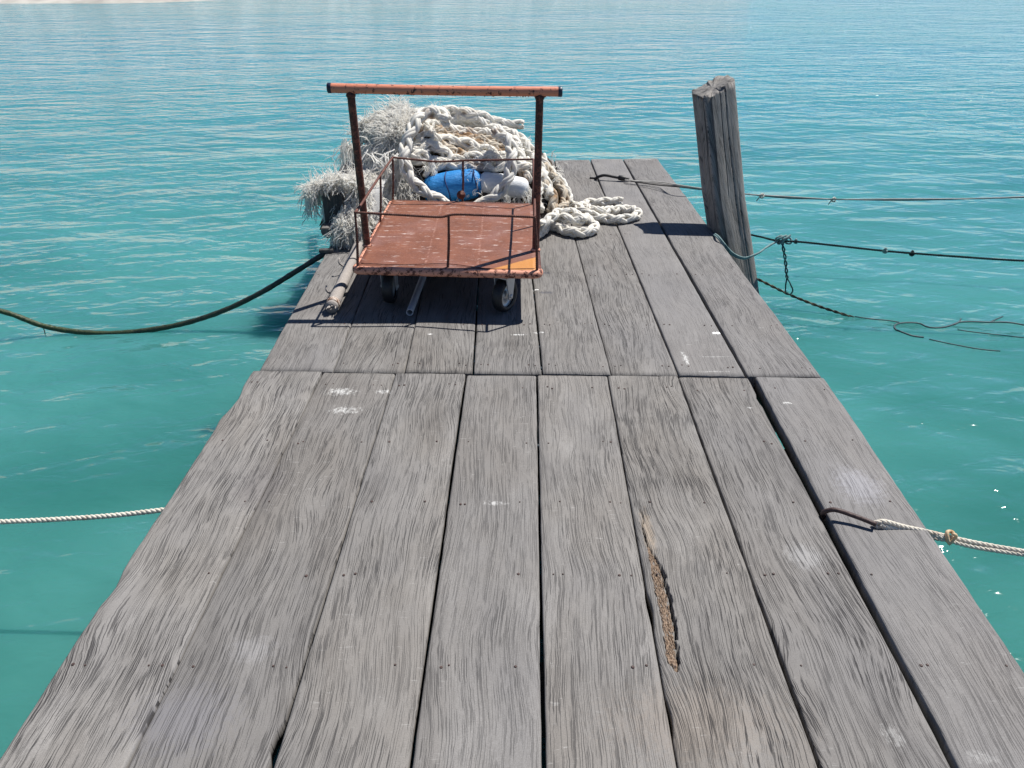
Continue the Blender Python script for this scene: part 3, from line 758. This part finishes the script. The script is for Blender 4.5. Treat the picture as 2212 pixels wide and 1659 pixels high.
# big front loop
LOOP = [(1190, 480, 4.55), (1100, 405, 4.62), (1000, 410, 4.60), (925, 500, 4.50), (870, 610, 4.44), (842, 720, 4.38), (848, 830, 4.34), (890, 930, 4.32), (970, 1015, 4.30), (1070, 1080, 4.29), (1180, 1140, 4.28), (1310, 1175, 4.28), (1440, 1150, 4.28), (1550, 1085, 4.29), (1640, 1000, 4.31), (1685, 900, 4.34), (1700, 790, 4.38), (1700, 690, 4.44), (1660, 610, 4.50), (1560, 560, 4.56)]
lp = [on_y(*c1(x, y), yy) for x, y, yy in LOOP]
for p in lp: p.z = max(p.z, mh(p.x, p.y)+.02, .035)
rope_part(lp, .033, ROPE, 14)
# coils lying on the planks to the right
def D(pts): return [on_z(*c3(x, y), z) for x, y, z in pts]
rope_part(D([(560, 930, .03), (680, 850, .04), (800, 800, .06), (930, 810, .08), (1060, 830, .075), (1170, 810, .05), (1250, 870, .03), (1240, 940, .03), (1130, 975, .03), (980, 965, .03), (840, 920, .03), (740, 890, .03), (640, 960, .03), (560, 1010, .03)]), .027, ROPE, 15)
rope_part(D([(560, 790, .03), (660, 730, .03), (780, 690, .05), (900, 650, .06), (1030, 660, .065), (1120, 710, .07), (1230, 770, .05), (1370, 805, .03), (1530, 815, .03), (1680, 800, .03), (1775, 755, .03), (1730, 710, .03), (1600, 700, .03), (1470, 710, .04), (1330, 720, .06), (1200, 700, .04), (1120, 650, .03), (1230, 615, .03), (1370, 610, .03), (1500, 600, .03), (1590, 610, .03)]), .026, ROPE, 16)
rope_part(D([(620, 900, .08), (750, 800, .10), (880, 730, .10), (1000, 740, .10), (1090, 790, .09), (1130, 850, .07)]), .026, ROPE, 17)
# ------------------------------------------------------------------ fibres
def fibre(mb, p, d, L, r, curl=.5, grav=.0, n=6, rs=random, k=4):
    # a small lock of yarn: several filaments that share a root, a direction and a curl
    ax0 = Vector((rs.gauss(0, 1), rs.gauss(0, 1), rs.gauss(0, 1))).normalized(); p = Vector(p); d = Vector(d).normalized()
    for _ in range(k):
        fil(mb, p+Vector((rs.gauss(0, .004), rs.gauss(0, .004), rs.gauss(0, .004))), d+Vector((rs.gauss(0, .22), rs.gauss(0, .22), rs.gauss(0, .22))), L*rs.uniform(.8, 1.7), min(r, .0021), curl*.7, grav*2.6, n, rs, ax0)
def fil(mb, p, d, L, r, curl, grav, n, rs, ax0):
    p = Vector(p); d = Vector(d).normalized(); A = [p]; ax = (ax0+Vector((rs.gauss(0, .3), rs.gauss(0, .3), rs.gauss(0, .3)))).normalized()
    for k in range(n):
        d = (d+ax*curl/n*1.6+Vector((rs.gauss(0, 1), rs.gauss(0, 1), rs.gauss(0, 1)))*curl*.20+Vector((0, 0, -grav/n))).normalized()
        p = p+d*(L/n)
        if p.z < .004 and p.x > -1.02: p.z = .004
        A.append(p.copy())
    ph = rs.uniform(0, 6.3); am = L*.05*rs.uniform(.4, 1.3)
    A = [A[0]]+[q+ax*math.sin(ph+i*1.9)*am for i, q in enumerate(A[1:])]
    tube(mb, [list(q) for q in A], [r]*n+[r*.4], 3, False)
def mound_normal(x, y):
    e = .01; return Vector((mh(x-e, y)-mh(x+e, y), mh(x, y-e)-mh(x, y+e), 2*e)).normalized()
rs = random.Random(5)
# frayed rope tuft on the upper left of the heap
mb = MB()
for k in range(1500):
    cx = rs.uniform(470, 880); cy = rs.uniform(365, 640)
    if cy < 375+max(0, (800-cx))*.50: continue
    if cy > 560 and cx < 720 and rs.random() < .75: continue
    p = onm(*c1(cx, cy), rs.uniform(.0, .045)); n = mound_normal(p.x, p.y)
    d = Vector((rs.gauss(-.45, .6), rs.gauss(-.4, .4), rs.gauss(.05, .5)))+n*.35
    fibre(mb, p, d, rs.uniform(.035, .085), rs.uniform(.0014, .0032), 1.5, .5, 6, rs)
for k in range(170):
    cx = rs.uniform(350, 850); cy = rs.uniform(640, 760); p = onm(*c1(cx, cy), .03)
    fibre(mb, p, (rs.gauss(-.6, .5), rs.gauss(-.2, .4), rs.gauss(-.3, .4)), rs.uniform(.05, .13), rs.uniform(.0025, .004), .8, .9, 6, rs)
tuft = mb.build('frayed_rope_end', FIB, pile); tuft['kind'] = 'stuff'
P = R1([(960, 420), (860, 410), (740, 450), (640, 475), (560, 530), (500, 600)], .03); rope_part(P, .036, FIB, 20, 7)
P = R1([(900, 470), (800, 470), (690, 520), (590, 560), (520, 620)], .03); rope_part(P, .034, FIB, 21, 7)
P = R1([(360, 700), (480, 700), (600, 720), (720, 730), (830, 720)], .04); rope_part(P, .030, FIB, 22, 7)
# fuzz over all of it
mb = MB()
for k in range(160):
    cx = rs.uniform(880, 2140); cy = rs.uniform(380, 1150)
    if cy < 380+max(0, cx-1100)*.42: continue
    p = onm(*c1(cx, cy), .075)
    fibre(mb, p, (rs.gauss(0, 1), rs.gauss(-.3, .6), rs.gauss(0, .8)), rs.uniform(.02, .05), .0013, 1.2, .4, 5, rs)
for k in range(50):
    cx = rs.uniform(1500, 1900); cy = rs.uniform(1000, 1130); p = on_y(*c1(cx, cy), rs.uniform(4.36, 4.45))
    fibre(mb, p, (rs.gauss(0, 1), rs.gauss(-.3, .3), -.8), rs.uniform(.05, .14), .0014, 1.6, .6, 8, rs)
fz = mb.build('loose_fuzz', FIB, pile); fz['kind'] = 'stuff'
# frayed netting draped over the beam
net = thing('frayed_netting', 'bundle of bright white frayed netting hanging over the black beam end', 'netting', (-.95, 4.2, 0))
mb = MB()
def hang(px, py, Y, L, spread=.35, r=.003):
    p = on_y(px, py, Y)
    fibre(mb, p, (rs.gauss(-.1, spread), rs.gauss(-.15, .25), rs.gauss(-1.0, .25)), L, r, .55, .35, 8, rs)
for k in range(650):     # lower skirt between beam and trolley
    cx = rs.uniform(300, 560); cy = rs.uniform(960, 1340)
    if cx < 330+max(0, cy-1220)*-.3 and cy > 1230: continue
    hang(*c1(cx, cy), 4.22-(cy-960)/380*.27+rs.uniform(-.03, .03), rs.uniform(.04, .11), .45, rs.uniform(.0016, .003))
for k in range(700):     # over the beam
    cx = rs.uniform(95, 520); cy = 915+max(0, 330-cx)*.34+rs.uniform(0, 85 if cx > 290 else 35)
    p = on_y(*c1(cx, cy), rs.uniform(4.10, 4.45))
    fibre(mb, p, (rs.gauss(-.5, .7), rs.gauss(-.2, .5), rs.gauss(.0, .3)), rs.uniform(.04, .09), rs.uniform(.0012, .0026), 1.5, .5, 6, rs)
for k in range(40):      # left tail
    cx = rs.uniform(40, 130); cy = rs.uniform(1000, 1120); hang(*c1(cx, cy), rs.uniform(4.05, 4.15), rs.uniform(.03, .10), .4, .0025)
for k in range(850):     # behind the trolley's left rail
    cx = rs.uniform(470, 880); cy = rs.uniform(790, 1150)+max(0, 740-cx)*.35
    if cy < 790+max(0, 700-cx)*.6: continue
    p = onm(*c1(cx, cy), rs.uniform(.02, .05), 4.14)
    fibre(mb, p, (rs.gauss(0, .35), rs.gauss(-.15, .2), rs.gauss(-1, .25)), rs.uniform(.06, .16), rs.uniform(.0018, .0035), .6, .3, 8, rs)
for k in range(190):
    cx = rs.uniform(270, 480); cy = rs.uniform(1250, 1400); hang(*c1(cx, cy), rs.uniform(3.94, 4.04), rs.uniform(.03, .08), .5, .003)
nm = mb.build('loose_strands', FIB, net); nm['kind'] = 'stuff'
mb = MB()
for k in range(14):
    cx = 500+k*10; p = on_y(*c1(500+rs.uniform(0, 330), 700+rs.uniform(0, 60)), 4.35); q = on_y(*c1(520+rs.uniform(0, 300), 880+rs.uniform(0, 60)), 4.25)
    tube(mb, smooth_path([p, p.lerp(q, .5)+Vector((rs.uniform(-.05, .05), -.03, rs.uniform(-.01, .03))), q], .012)[0], .0032, 5)
mb.build('net_cords', FIB, net)
# pale matted yarn lying on the left side of the heap
MATTED = rope_mat('matted_yarn', (.90, .89, .87), (.66, .65, .63), (.3, .26, .22), .75, 14, tr=.4)
mb = MB(); V = []; f = []; nx, ny = 60, 90
for j in range(ny+1):
    for i in range(nx+1):
        x = -1.13+.62*i/nx; y = 4.04+1.15*j/ny; h = mh(x, y)
        V.append((x, y, max(h+.004+.018*fbm(x*28, y*28, 6)+.008*fbm(x*80, y*80, 6), .002)))
for j in range(ny):
    for i in range(nx):
        a = j*(nx+1)+i; q = (a, a+1, a+nx+2, a+nx+1)
        cx_, cy_, cz_ = V[a]
        if min(mh(V[k][0], V[k][1]) for k in q) > .03 and cx_ < -.60+.05*fbm(cy_*9, 2, 2): f.append(q)
mb.add(V, f); mb.build('matted_yarn', MATTED, net)
# core of the netting so that it is not see-through
mb = MB()
V = []; f = []
for j in range(19):
    for i in range(15):
        u, v = i/14, j/18
        # drape profile: over the beam top then down towards the planks
        if v < .35: y = 4.55-v/.35*.36; z = .250+.01*math.sin(v*20)
        else: y = 4.19-.25*(v-.35)/.65; z = .25-(v-.35)/.65*.235
        x = -.915+.20*u+(.02*v if v > .3 else 0)
        if v < .30: x -= .13*(1-u)
        V.append((x+.015*fbm(x*20, v*12, 1), y+.02*fbm(u*8, v*8, 4), max(z+.014*fbm(u*12, v*12, 8), .01)))
for j in range(18):
    for i in range(14): a = j*15+i; f.append((a, a+1, a+16, a+15))
mb.add(V, f); nb = mb.build('matted_netting', rope_mat('matted_fibre', (.85, .85, .84), (.6, .6, .6), (.3, .26, .22), .75, tr=.5), net)

# ------------------------------------------------------------------ floats
def fl_mat(name, a, b):
    m = NT(name); P = m.pos(); n = m.noise(P, 60, 4, .6); w2 = m.noise(m.vec(P, (30, 120, 120)), 1, 4, .7)
    return m.done(m.mix(m.mapr(w2, .3, .7), a, b), .5, m.bump(m.math('ADD', n, w2), .003), 0, .4)
BLUE = fl_mat('blue_mesh', (.008, .15, .44), (.03, .28, .66)); WHT = fl_mat('white_foam', (.66, .68, .70), (.82, .83, .84))
def afloat(a, b, r, mat, name, label, ridges):
    t = thing(name, label, 'float', tuple(a.lerp(b, .5)-Vector((0, 0, r))))
    d = (b-a).normalized(); L = (b-a).length; pr = []
    for k in range(25):
        u = k/24; x = u*L; e = min(u, 1-u)*L
        rr = r*math.sqrt(max(0, 1-((r*.8-e)/(r*.8))**2)) if e < r*.8 else r
        pr.append((x, max(rr, .0005)*(1-.03*math.sin(u*9))))
    mb = MB(); lathe(mb, pr, a, d, 30); mb.build('shell', mat, t)
    for u in ridges:
        mb = MB(); c = a.lerp(b, u); q = d.orthogonal().normalized(); w_ = d.cross(q)
        A = [c+(q*math.cos(s)+w_*math.sin(s))*(r+.002)+d*.006*math.sin(3*s) for s in np.linspace(0, 2*math.pi, 40)]
        tube(mb, [list(p) for p in A], .0035, 6, False); mb.build('cord', plain('dark_blue_cord', (.01, .03, .12), .7), t)
    return t
afloat(on_y(*c1(985, 1040), 4.44), on_y(*c1(1480, 960), 4.46), .088, BLUE, 'blue_float', 'blue mesh-wrapped float wedged under white rope loops', (.42, .88))
afloat(on_y(*c1(1430, 955), 4.46), on_y(*c1(1845, 1020), 4.42), .062, WHT, 'white_float', 'white foam float beside the blue one in the rope heap', ())

# ------------------------------------------------------------------ mooring lines and hooks
IRON = plain('brown_iron', (.055, .030, .026), .6, .4, 120, 0, .002)
IRONB = plain('black_iron', (.018, .017, .018), .5, .3, 120)
OLDW = rope_mat('old_white_line', (.88, .84, .75), (.70, .64, .54), (.42, .20, .08), .62, 10)
GREYL = rope_mat('grey_line', (.62, .60, .56), (.42, .40, .38), (.3, .3, .28), .7)
def simple_thing(name, mb, mat, label, cat, org): o = mb.build(name, mat, None, origin=tuple(org)); return tag(o, label, cat)
# left: heavy dark line hanging to the water
algae = NT('wet_algae_rope'); P_ = algae.pos(); X_, Y_, Z_ = algae.sep(P_); n_ = algae.noise(P_, 60, 4, .7)
ALG = algae.done(algae.mix(algae.mapr(algae.math('ADD', X_, algae.math('MULTIPLY', n_, .5)), -.9, -2.3), algae.mix(algae.mapr(n_, .35, .65), (.008, .010, .012), (.035, .035, .033)), algae.mix(algae.mapr(n_, .35, .65), (.008, .022, .006), (.045, .075, .015))), .45, algae.bump(n_, .006), 0, .5)
hp = [(-40, 662, 3.78), (20, 677, 3.80), (90, 703, 3.82), (170, 717, 3.83), (240, 720, 3.84), (320, 713, 3.86), (400, 698, 3.88), (480, 672, 3.90), (560, 634, 3.92), (640, 586, 3.93), (700, 549, 3.93), (716, 541, 3.94)]
P = [on_y(x, y, yy) for x, y, yy in hp]; P = [P[0]+Vector((-2.2, -.02, .75)), P[0]+Vector((-1.0, -.02, .22))]+P
mb = MB(); A, s = smooth_path(P, .01); tube(mb, A, .0145*(1+.04*np.sin(s*90)+.03*np.sin(s*37+1)), 12); 
dark = thing('dark_mooring_line', 'thick black mooring rope green with algae sagging to the water at the left', 'rope', tuple(P[-1]))
mb.build('rope', ALG, dark)
mb = MB()
for (x, y, L) in ((92, 703, .05), (250, 722, .025), (300, 718, .02), (180, 718, .018), (272, 720, .03)):
    p = on_y(x, y+3, 3.83); tube(mb, smooth_path([p, p+Vector((.003, 0, -L*.5)), p+Vector((0, 0, -L))], .006)[0], .0025, 5)
al = mb.build('weed_strands', ALG, dark); al['kind'] = 'stuff'
mb = MB(); q = on_z(702, 545, .006); box(mb, (q.x+.005, q.y+.01, .012), (.075, .03, .018), .1, .003); mb.build('wood_cleat', WOODB, dark, False)
# left: white laid line going under the deck
P = [on_y(357+40, 1097, 1.83), on_y(357, 1101, 1.83), on_y(250, 1113, 1.83), on_y(120, 1122, 1.83), on_y(-20, 1128, 1.83)]
P.append(P[-1]+Vector((-1.5, 0, .02))); P.append(P[-1]+Vector((-3, 0, .5)))
mb = MB(); laid(mb, P, .0078, 3, 8, 6.0, .005, .56); simple_thing('white_line', mb, OLDW, 'thin white twisted rope running left from under the near planks', 'rope', P[0])
# right near hook with doubled line
h0 = on_z(1782, 1120, -.03); h1 = on_z(1780, 1106, .012); h2 = on_z(1797, 1101, .030); h3 = on_z(1850, 1116, .026); h4 = on_z(1893, 1133, .020)
mb = MB(); A, s = smooth_path([h0-Vector((0, 0, .1)), h0, h1, h2, h3, h4], .006); tube(mb, A, .0068, 12)
ring_c = on_z(1895, 1134, .02); 
0 and tube(mb, [list(ring_c+Vector((.010*math.cos(a), .009*math.sin(a), .004*math.sin(a)))) for a in np.linspace(0, 2*math.pi, 24)], .006, 8, False)
simple_thing('iron_hook', mb, IRON, 'brown rusty iron hook rod coming up between the two rightmost near planks', 'hook', h0)
ln = thing('doubled_white_line', 'doubled off-white mooring rope knotted to the near rusty iron hook', 'rope', tuple(ring_c))
e0 = on_z(1893, 1130, .028); ka = on_z(2048, 1160, -.0)
far_ = on_y(2230, 1193, 1.66)
z_ = lambda px, py, y: on_y(px, py, y)
A1 = [z_(1898, 1140, 1.660), z_(1888, 1131, 1.665), z_(1903, 1126, 1.665), z_(1950, 1137, 1.660), z_(2010, 1150, 1.650), z_(2050, 1160, 1.645), z_(2110, 1173, 1.625), z_(2170, 1184, 1.60), z_(2225, 1193, 1.58)]
A2 = [z_(1898, 1136, 1.662), z_(1930, 1147, 1.655), z_(1990, 1159, 1.645), z_(2040, 1166, 1.64), z_(2100, 1181, 1.62), z_(2160, 1191, 1.595), z_(2225, 1200, 1.575)]
for A in (A1, A2): A.append(A[-1]+Vector((1.6, -.15, -.12)))
mb = MB(); laid(mb, A1, .0066, 3, 7, 6, .004, .56); mb.build('strand', OLDW, ln)
mb = MB(); laid(mb, A2, .0062, 3, 7, 6, .004, .56); mb.build('strand', OLDW, ln)
mb = MB(); A3 = [z_(1900, 1133, 1.660), z_(1940, 1142, 1.658), z_(2000, 1153, 1.650), z_(2052, 1163, 1.64)]; laid(mb, A3, .0062, 3, 7, 6, .004, .56); mb.build('strand', OLDW, ln)
mb = MB(); kc = z_(2052, 1158, 1.64)
tube(mb, [list(kc+Vector((.009*math.cos(a), .009*math.sin(a), .013*math.sin(a)+.004*math.cos(2*a)))) for a in np.linspace(0, 5.6, 22)], .0052, 7)
tube(mb, smooth_path([kc+Vector((0, -.008, .014)), kc+Vector((.010, -.008, .010)), kc+Vector((.003, -.009, -.012)), kc+Vector((-.002, -.009, -.022))], .004)[0], .0048, 7)
mb.build('knot', rope_mat('rusty_knot', (.88, .74, .52), (.70, .50, .30), (.45, .24, .10), .6, 30), ln)
# far hook and wires running behind the post
g0 = on_z(1290, 391, -.03); g1 = on_z(1290, 383, .02); g2 = on_z(1302, 379, .035); g3 = on_z(1332, 383, .028); g4 = on_z(1352, 386, .022)
mb = MB(); tube(mb, smooth_path([g0, g1, g2, g3, g4], .006)[0], .010, 10); lathe(mb, [(-.03, .006), (-.025, .016), (0, .018), (.03, .015), (.05, .006)], g3.lerp(g4, .6), (g4-g3), 12)
tube(mb, smooth_path([on_z(1274, 384, .006), on_z(1290, 385, .006)], .01)[0], .006, 6)
simple_thing('iron_hook', mb, IRONB, 'black iron hook rod set in the planks at the far end of the jetty', 'hook', g0)
wl = thing('frayed_wire_line', 'thin grey frayed mooring line from the far hook passing behind the post', 'rope', tuple(g4))
endY = 5.15
ws = [((1345, 388, .02), (1420, 399, .03), (1470, 404, None)), ((1350, 386, .03), (1400, 391, .05), (1470, 400, None))]
for k, dz in enumerate((0, .007, -.006)):
    P = [on_z(1350, 388+k*1.5, .022), on_z(1420, 396+dz*500, .03), on_y(1470, 402+dz*300, 4.98), on_y(1515, 408+dz*200, 4.96), on_y(1620, 420, 4.9), on_y(1700, 426+dz*250, 4.88), on_y(1790, 430, 4.86), on_y(1950, 431+dz*200, 4.8), on_y(2100, 429, 4.75), on_y(2230, 425+dz*100, 4.7)]
    P.append(P[-1]+Vector((2.5, -.1, .35)))
    mb = MB(); A, s = smooth_path(P, .015); tube(mb, A, .0042, 6); mb.build('wire', (GREYL, plain('dark_wire', (.05, .045, .04), .7), GREYL)[k], wl)
for (x, y) in ((1645, 423), (1800, 431)):
    kc = on_y(x, y, 4.86); mb = MB(); tube(mb, [list(kc+Vector((.014*math.cos(a)*(1+.3*math.sin(3*a)), .012*math.sin(2*a), .012*math.sin(a)))) for a in np.linspace(0, 9, 30)], .0045, 6)
    tube(mb, smooth_path([kc, kc+Vector((-.02, -.01, -.012)), kc+Vector((-.03, -.01, -.03))], .005)[0], .0035, 5); mb.build('knot', GREYL, wl)
# green-blue cord round the post
TEAL = rope_mat('teal_cord', (.30, .42, .42), (.16, .25, .26), (.10, .16, .17), .6, 30)
DTL = rope_mat('dark_teal_cord', (.03, .045, .045), (.015, .02, .02), (.05, .07, .07), .5, 20)
tc = thing('teal_cord', 'pale teal cord slung across the leaning post and knotted to a line', 'rope', tuple(on_z(1545, 512)))
for off in (0, .006):
    P = [on_z(1541, 507, .004), on_y(1552, 516, 4.06), on_y(1563, 530, 4.02), on_y(1582, 550, 4.0), on_y(1603, 559, 3.98), on_y(1628, 552, 4.0), on_y(1655, 535, 4.09), on_y(1678, 522, 4.16)]
    mb = MB(); tube(mb, smooth_path([p+Vector((off, 0, off)) for p in P], .01)[0], .0052, 7); mb.build('cord', TEAL, tc)
knot = on_y(1683, 518, 4.16); mb = MB()
for j in range(3):
    A = [list(knot+Vector(((.018+.006*j)*math.cos(a)+.008*math.sin(2*a+j)+j*.012, .014*math.sin(2*a+j), .022*math.sin(a+j*.7)))) for a in np.linspace(0, 6.6, 30)]
    tube(mb, A, .0058, 7)
k2 = on_y(1702, 520, 4.16); tube(mb, [list(k2+Vector((.020*math.cos(a), .010*math.sin(2*a), .016*math.sin(a)))) for a in np.linspace(0, 6.3, 26)], .0052, 7)
k3 = on_y(1719, 521, 4.16); tube(mb, [list(k3+Vector((.006*math.cos(a), .006*math.sin(2*a), .011*math.sin(a)))) for a in np.linspace(0, 6.3, 16)], .0055, 6)
mb.build('knot', TEAL, tc)
P = [on_y(1617, 506, 4.42), on_y(1645, 512, 4.34), on_y(1683, 520, 4.17), on_y(1720, 522, 4.14), on_y(1800, 530, 4.10), on_y(1910, 542, 4.05), on_y(2050, 553, 4.0), on_y(2230, 564, 3.95)]
P.append(P[-1]+Vector((2.5, -.1, .35))); mb = MB(); laid(mb, P, .0060, 3, 6, 7, .007, .56); mb.build('line', DTL, tc)
for (x, y) in ((1912, 541), (1970, 547)):
    kc = on_y(x, y, 4.04); mb = MB(); tube(mb, [list(kc+Vector((.008*math.cos(a), .007*math.sin(2*a), .012*math.sin(a)))) for a in np.linspace(0, 6.3, 16)], .006, 6); mb.build('knot', TEAL if x < 1950 else DTL, tc)
    for q in range(5):
        tube_p = [kc, kc+Vector((rs.uniform(-.02, .02), -.01, rs.uniform(.005, .03)))]
# hanging twisted loop
mb = MB()
a0 = on_y(1690, 524, 4.15); a1 = on_y(1700, 600, 4.15); bt = on_y(1705, 634, 4.15)
A, s = smooth_path([a0, a0.lerp(a1, .5)+Vector((.004, 0, 0)), a1], .006)
for ph in (0, math.pi):
    n_pts = len(A); Q = A+np.stack([.006*np.cos(s*70+ph), .006*np.sin(s*70+ph), np.zeros(n_pts)], 1); tube(mb, Q, .0042, 6)
tube(mb, smooth_path([a1, on_y(1697, 620, 4.15), on_y(1698, 632, 4.15), on_y(1706, 636, 4.15), on_y(1712, 630, 4.15), on_y(1708, 615, 4.15), a1], .006)[0], .0042, 6)
mb.build('hanging_loop', rope_mat('mid_teal', (.10, .19, .20), (.05, .10, .11), (.05, .07, .07), .5, 20), tc)
# lower line running into the water
P = [on_y(1622, 596, 4.28), on_y(1645, 607, 4.25), on_y(1700, 634, 4.20), on_y(1770, 662, 4.13), on_z(1838, 684, WATER), on_z(1900, 705, WATER-.06)]
mb = MB(); laid(mb, P, .0085, 2, 6, 10, .008, .5)
simple_thing('sunken_line', mb, rope_mat('muddy_line', (.22, .19, .13), (.05, .045, .04), (.02, .02, .02), .5, 40), 'dark twisted line running from the post down into the water', 'rope', P[0])
# weed and line floating at the right
WEED = plain('floating_weed', (.02, .05, .06), .6)
mb = MB()
def wp(c): return [on_z(2900/1.8517+x*.2920, 800/1.8517+y*.2920, WATER+.002) for x, y in c]
for c, r in (([(1470, 1016), (1390, 1008), (1330, 985), (1260, 960), (1262, 920), (1330, 908), (1450, 915), (1490, 940), (1590, 945), (1680, 925), (1730, 905), (1850, 900), (1960, 905), (2100, 905), (2212, 925)], .0055), ([(1690, 925), (1730, 905), (1745, 875)], .004), ([(1960, 905), (2010, 880), (2055, 862)], .004), ([(1720, 960), (1830, 975), (1960, 990), (2210, 1018)], .003), ([(1510, 1030), (1700, 1070), (1900, 1105), (2035, 1118)], .0035), ([(960, 862), (1080, 880), (1200, 890), (1290, 905)], .004)):
    P = wp(c); tube(mb, smooth_path(P, .03)[0], r, 5)
simple_thing('floating_line', mb, WEED, 'thin dark curling line afloat on the water at the right', 'floating line', on_z(2150, 700, WATER))
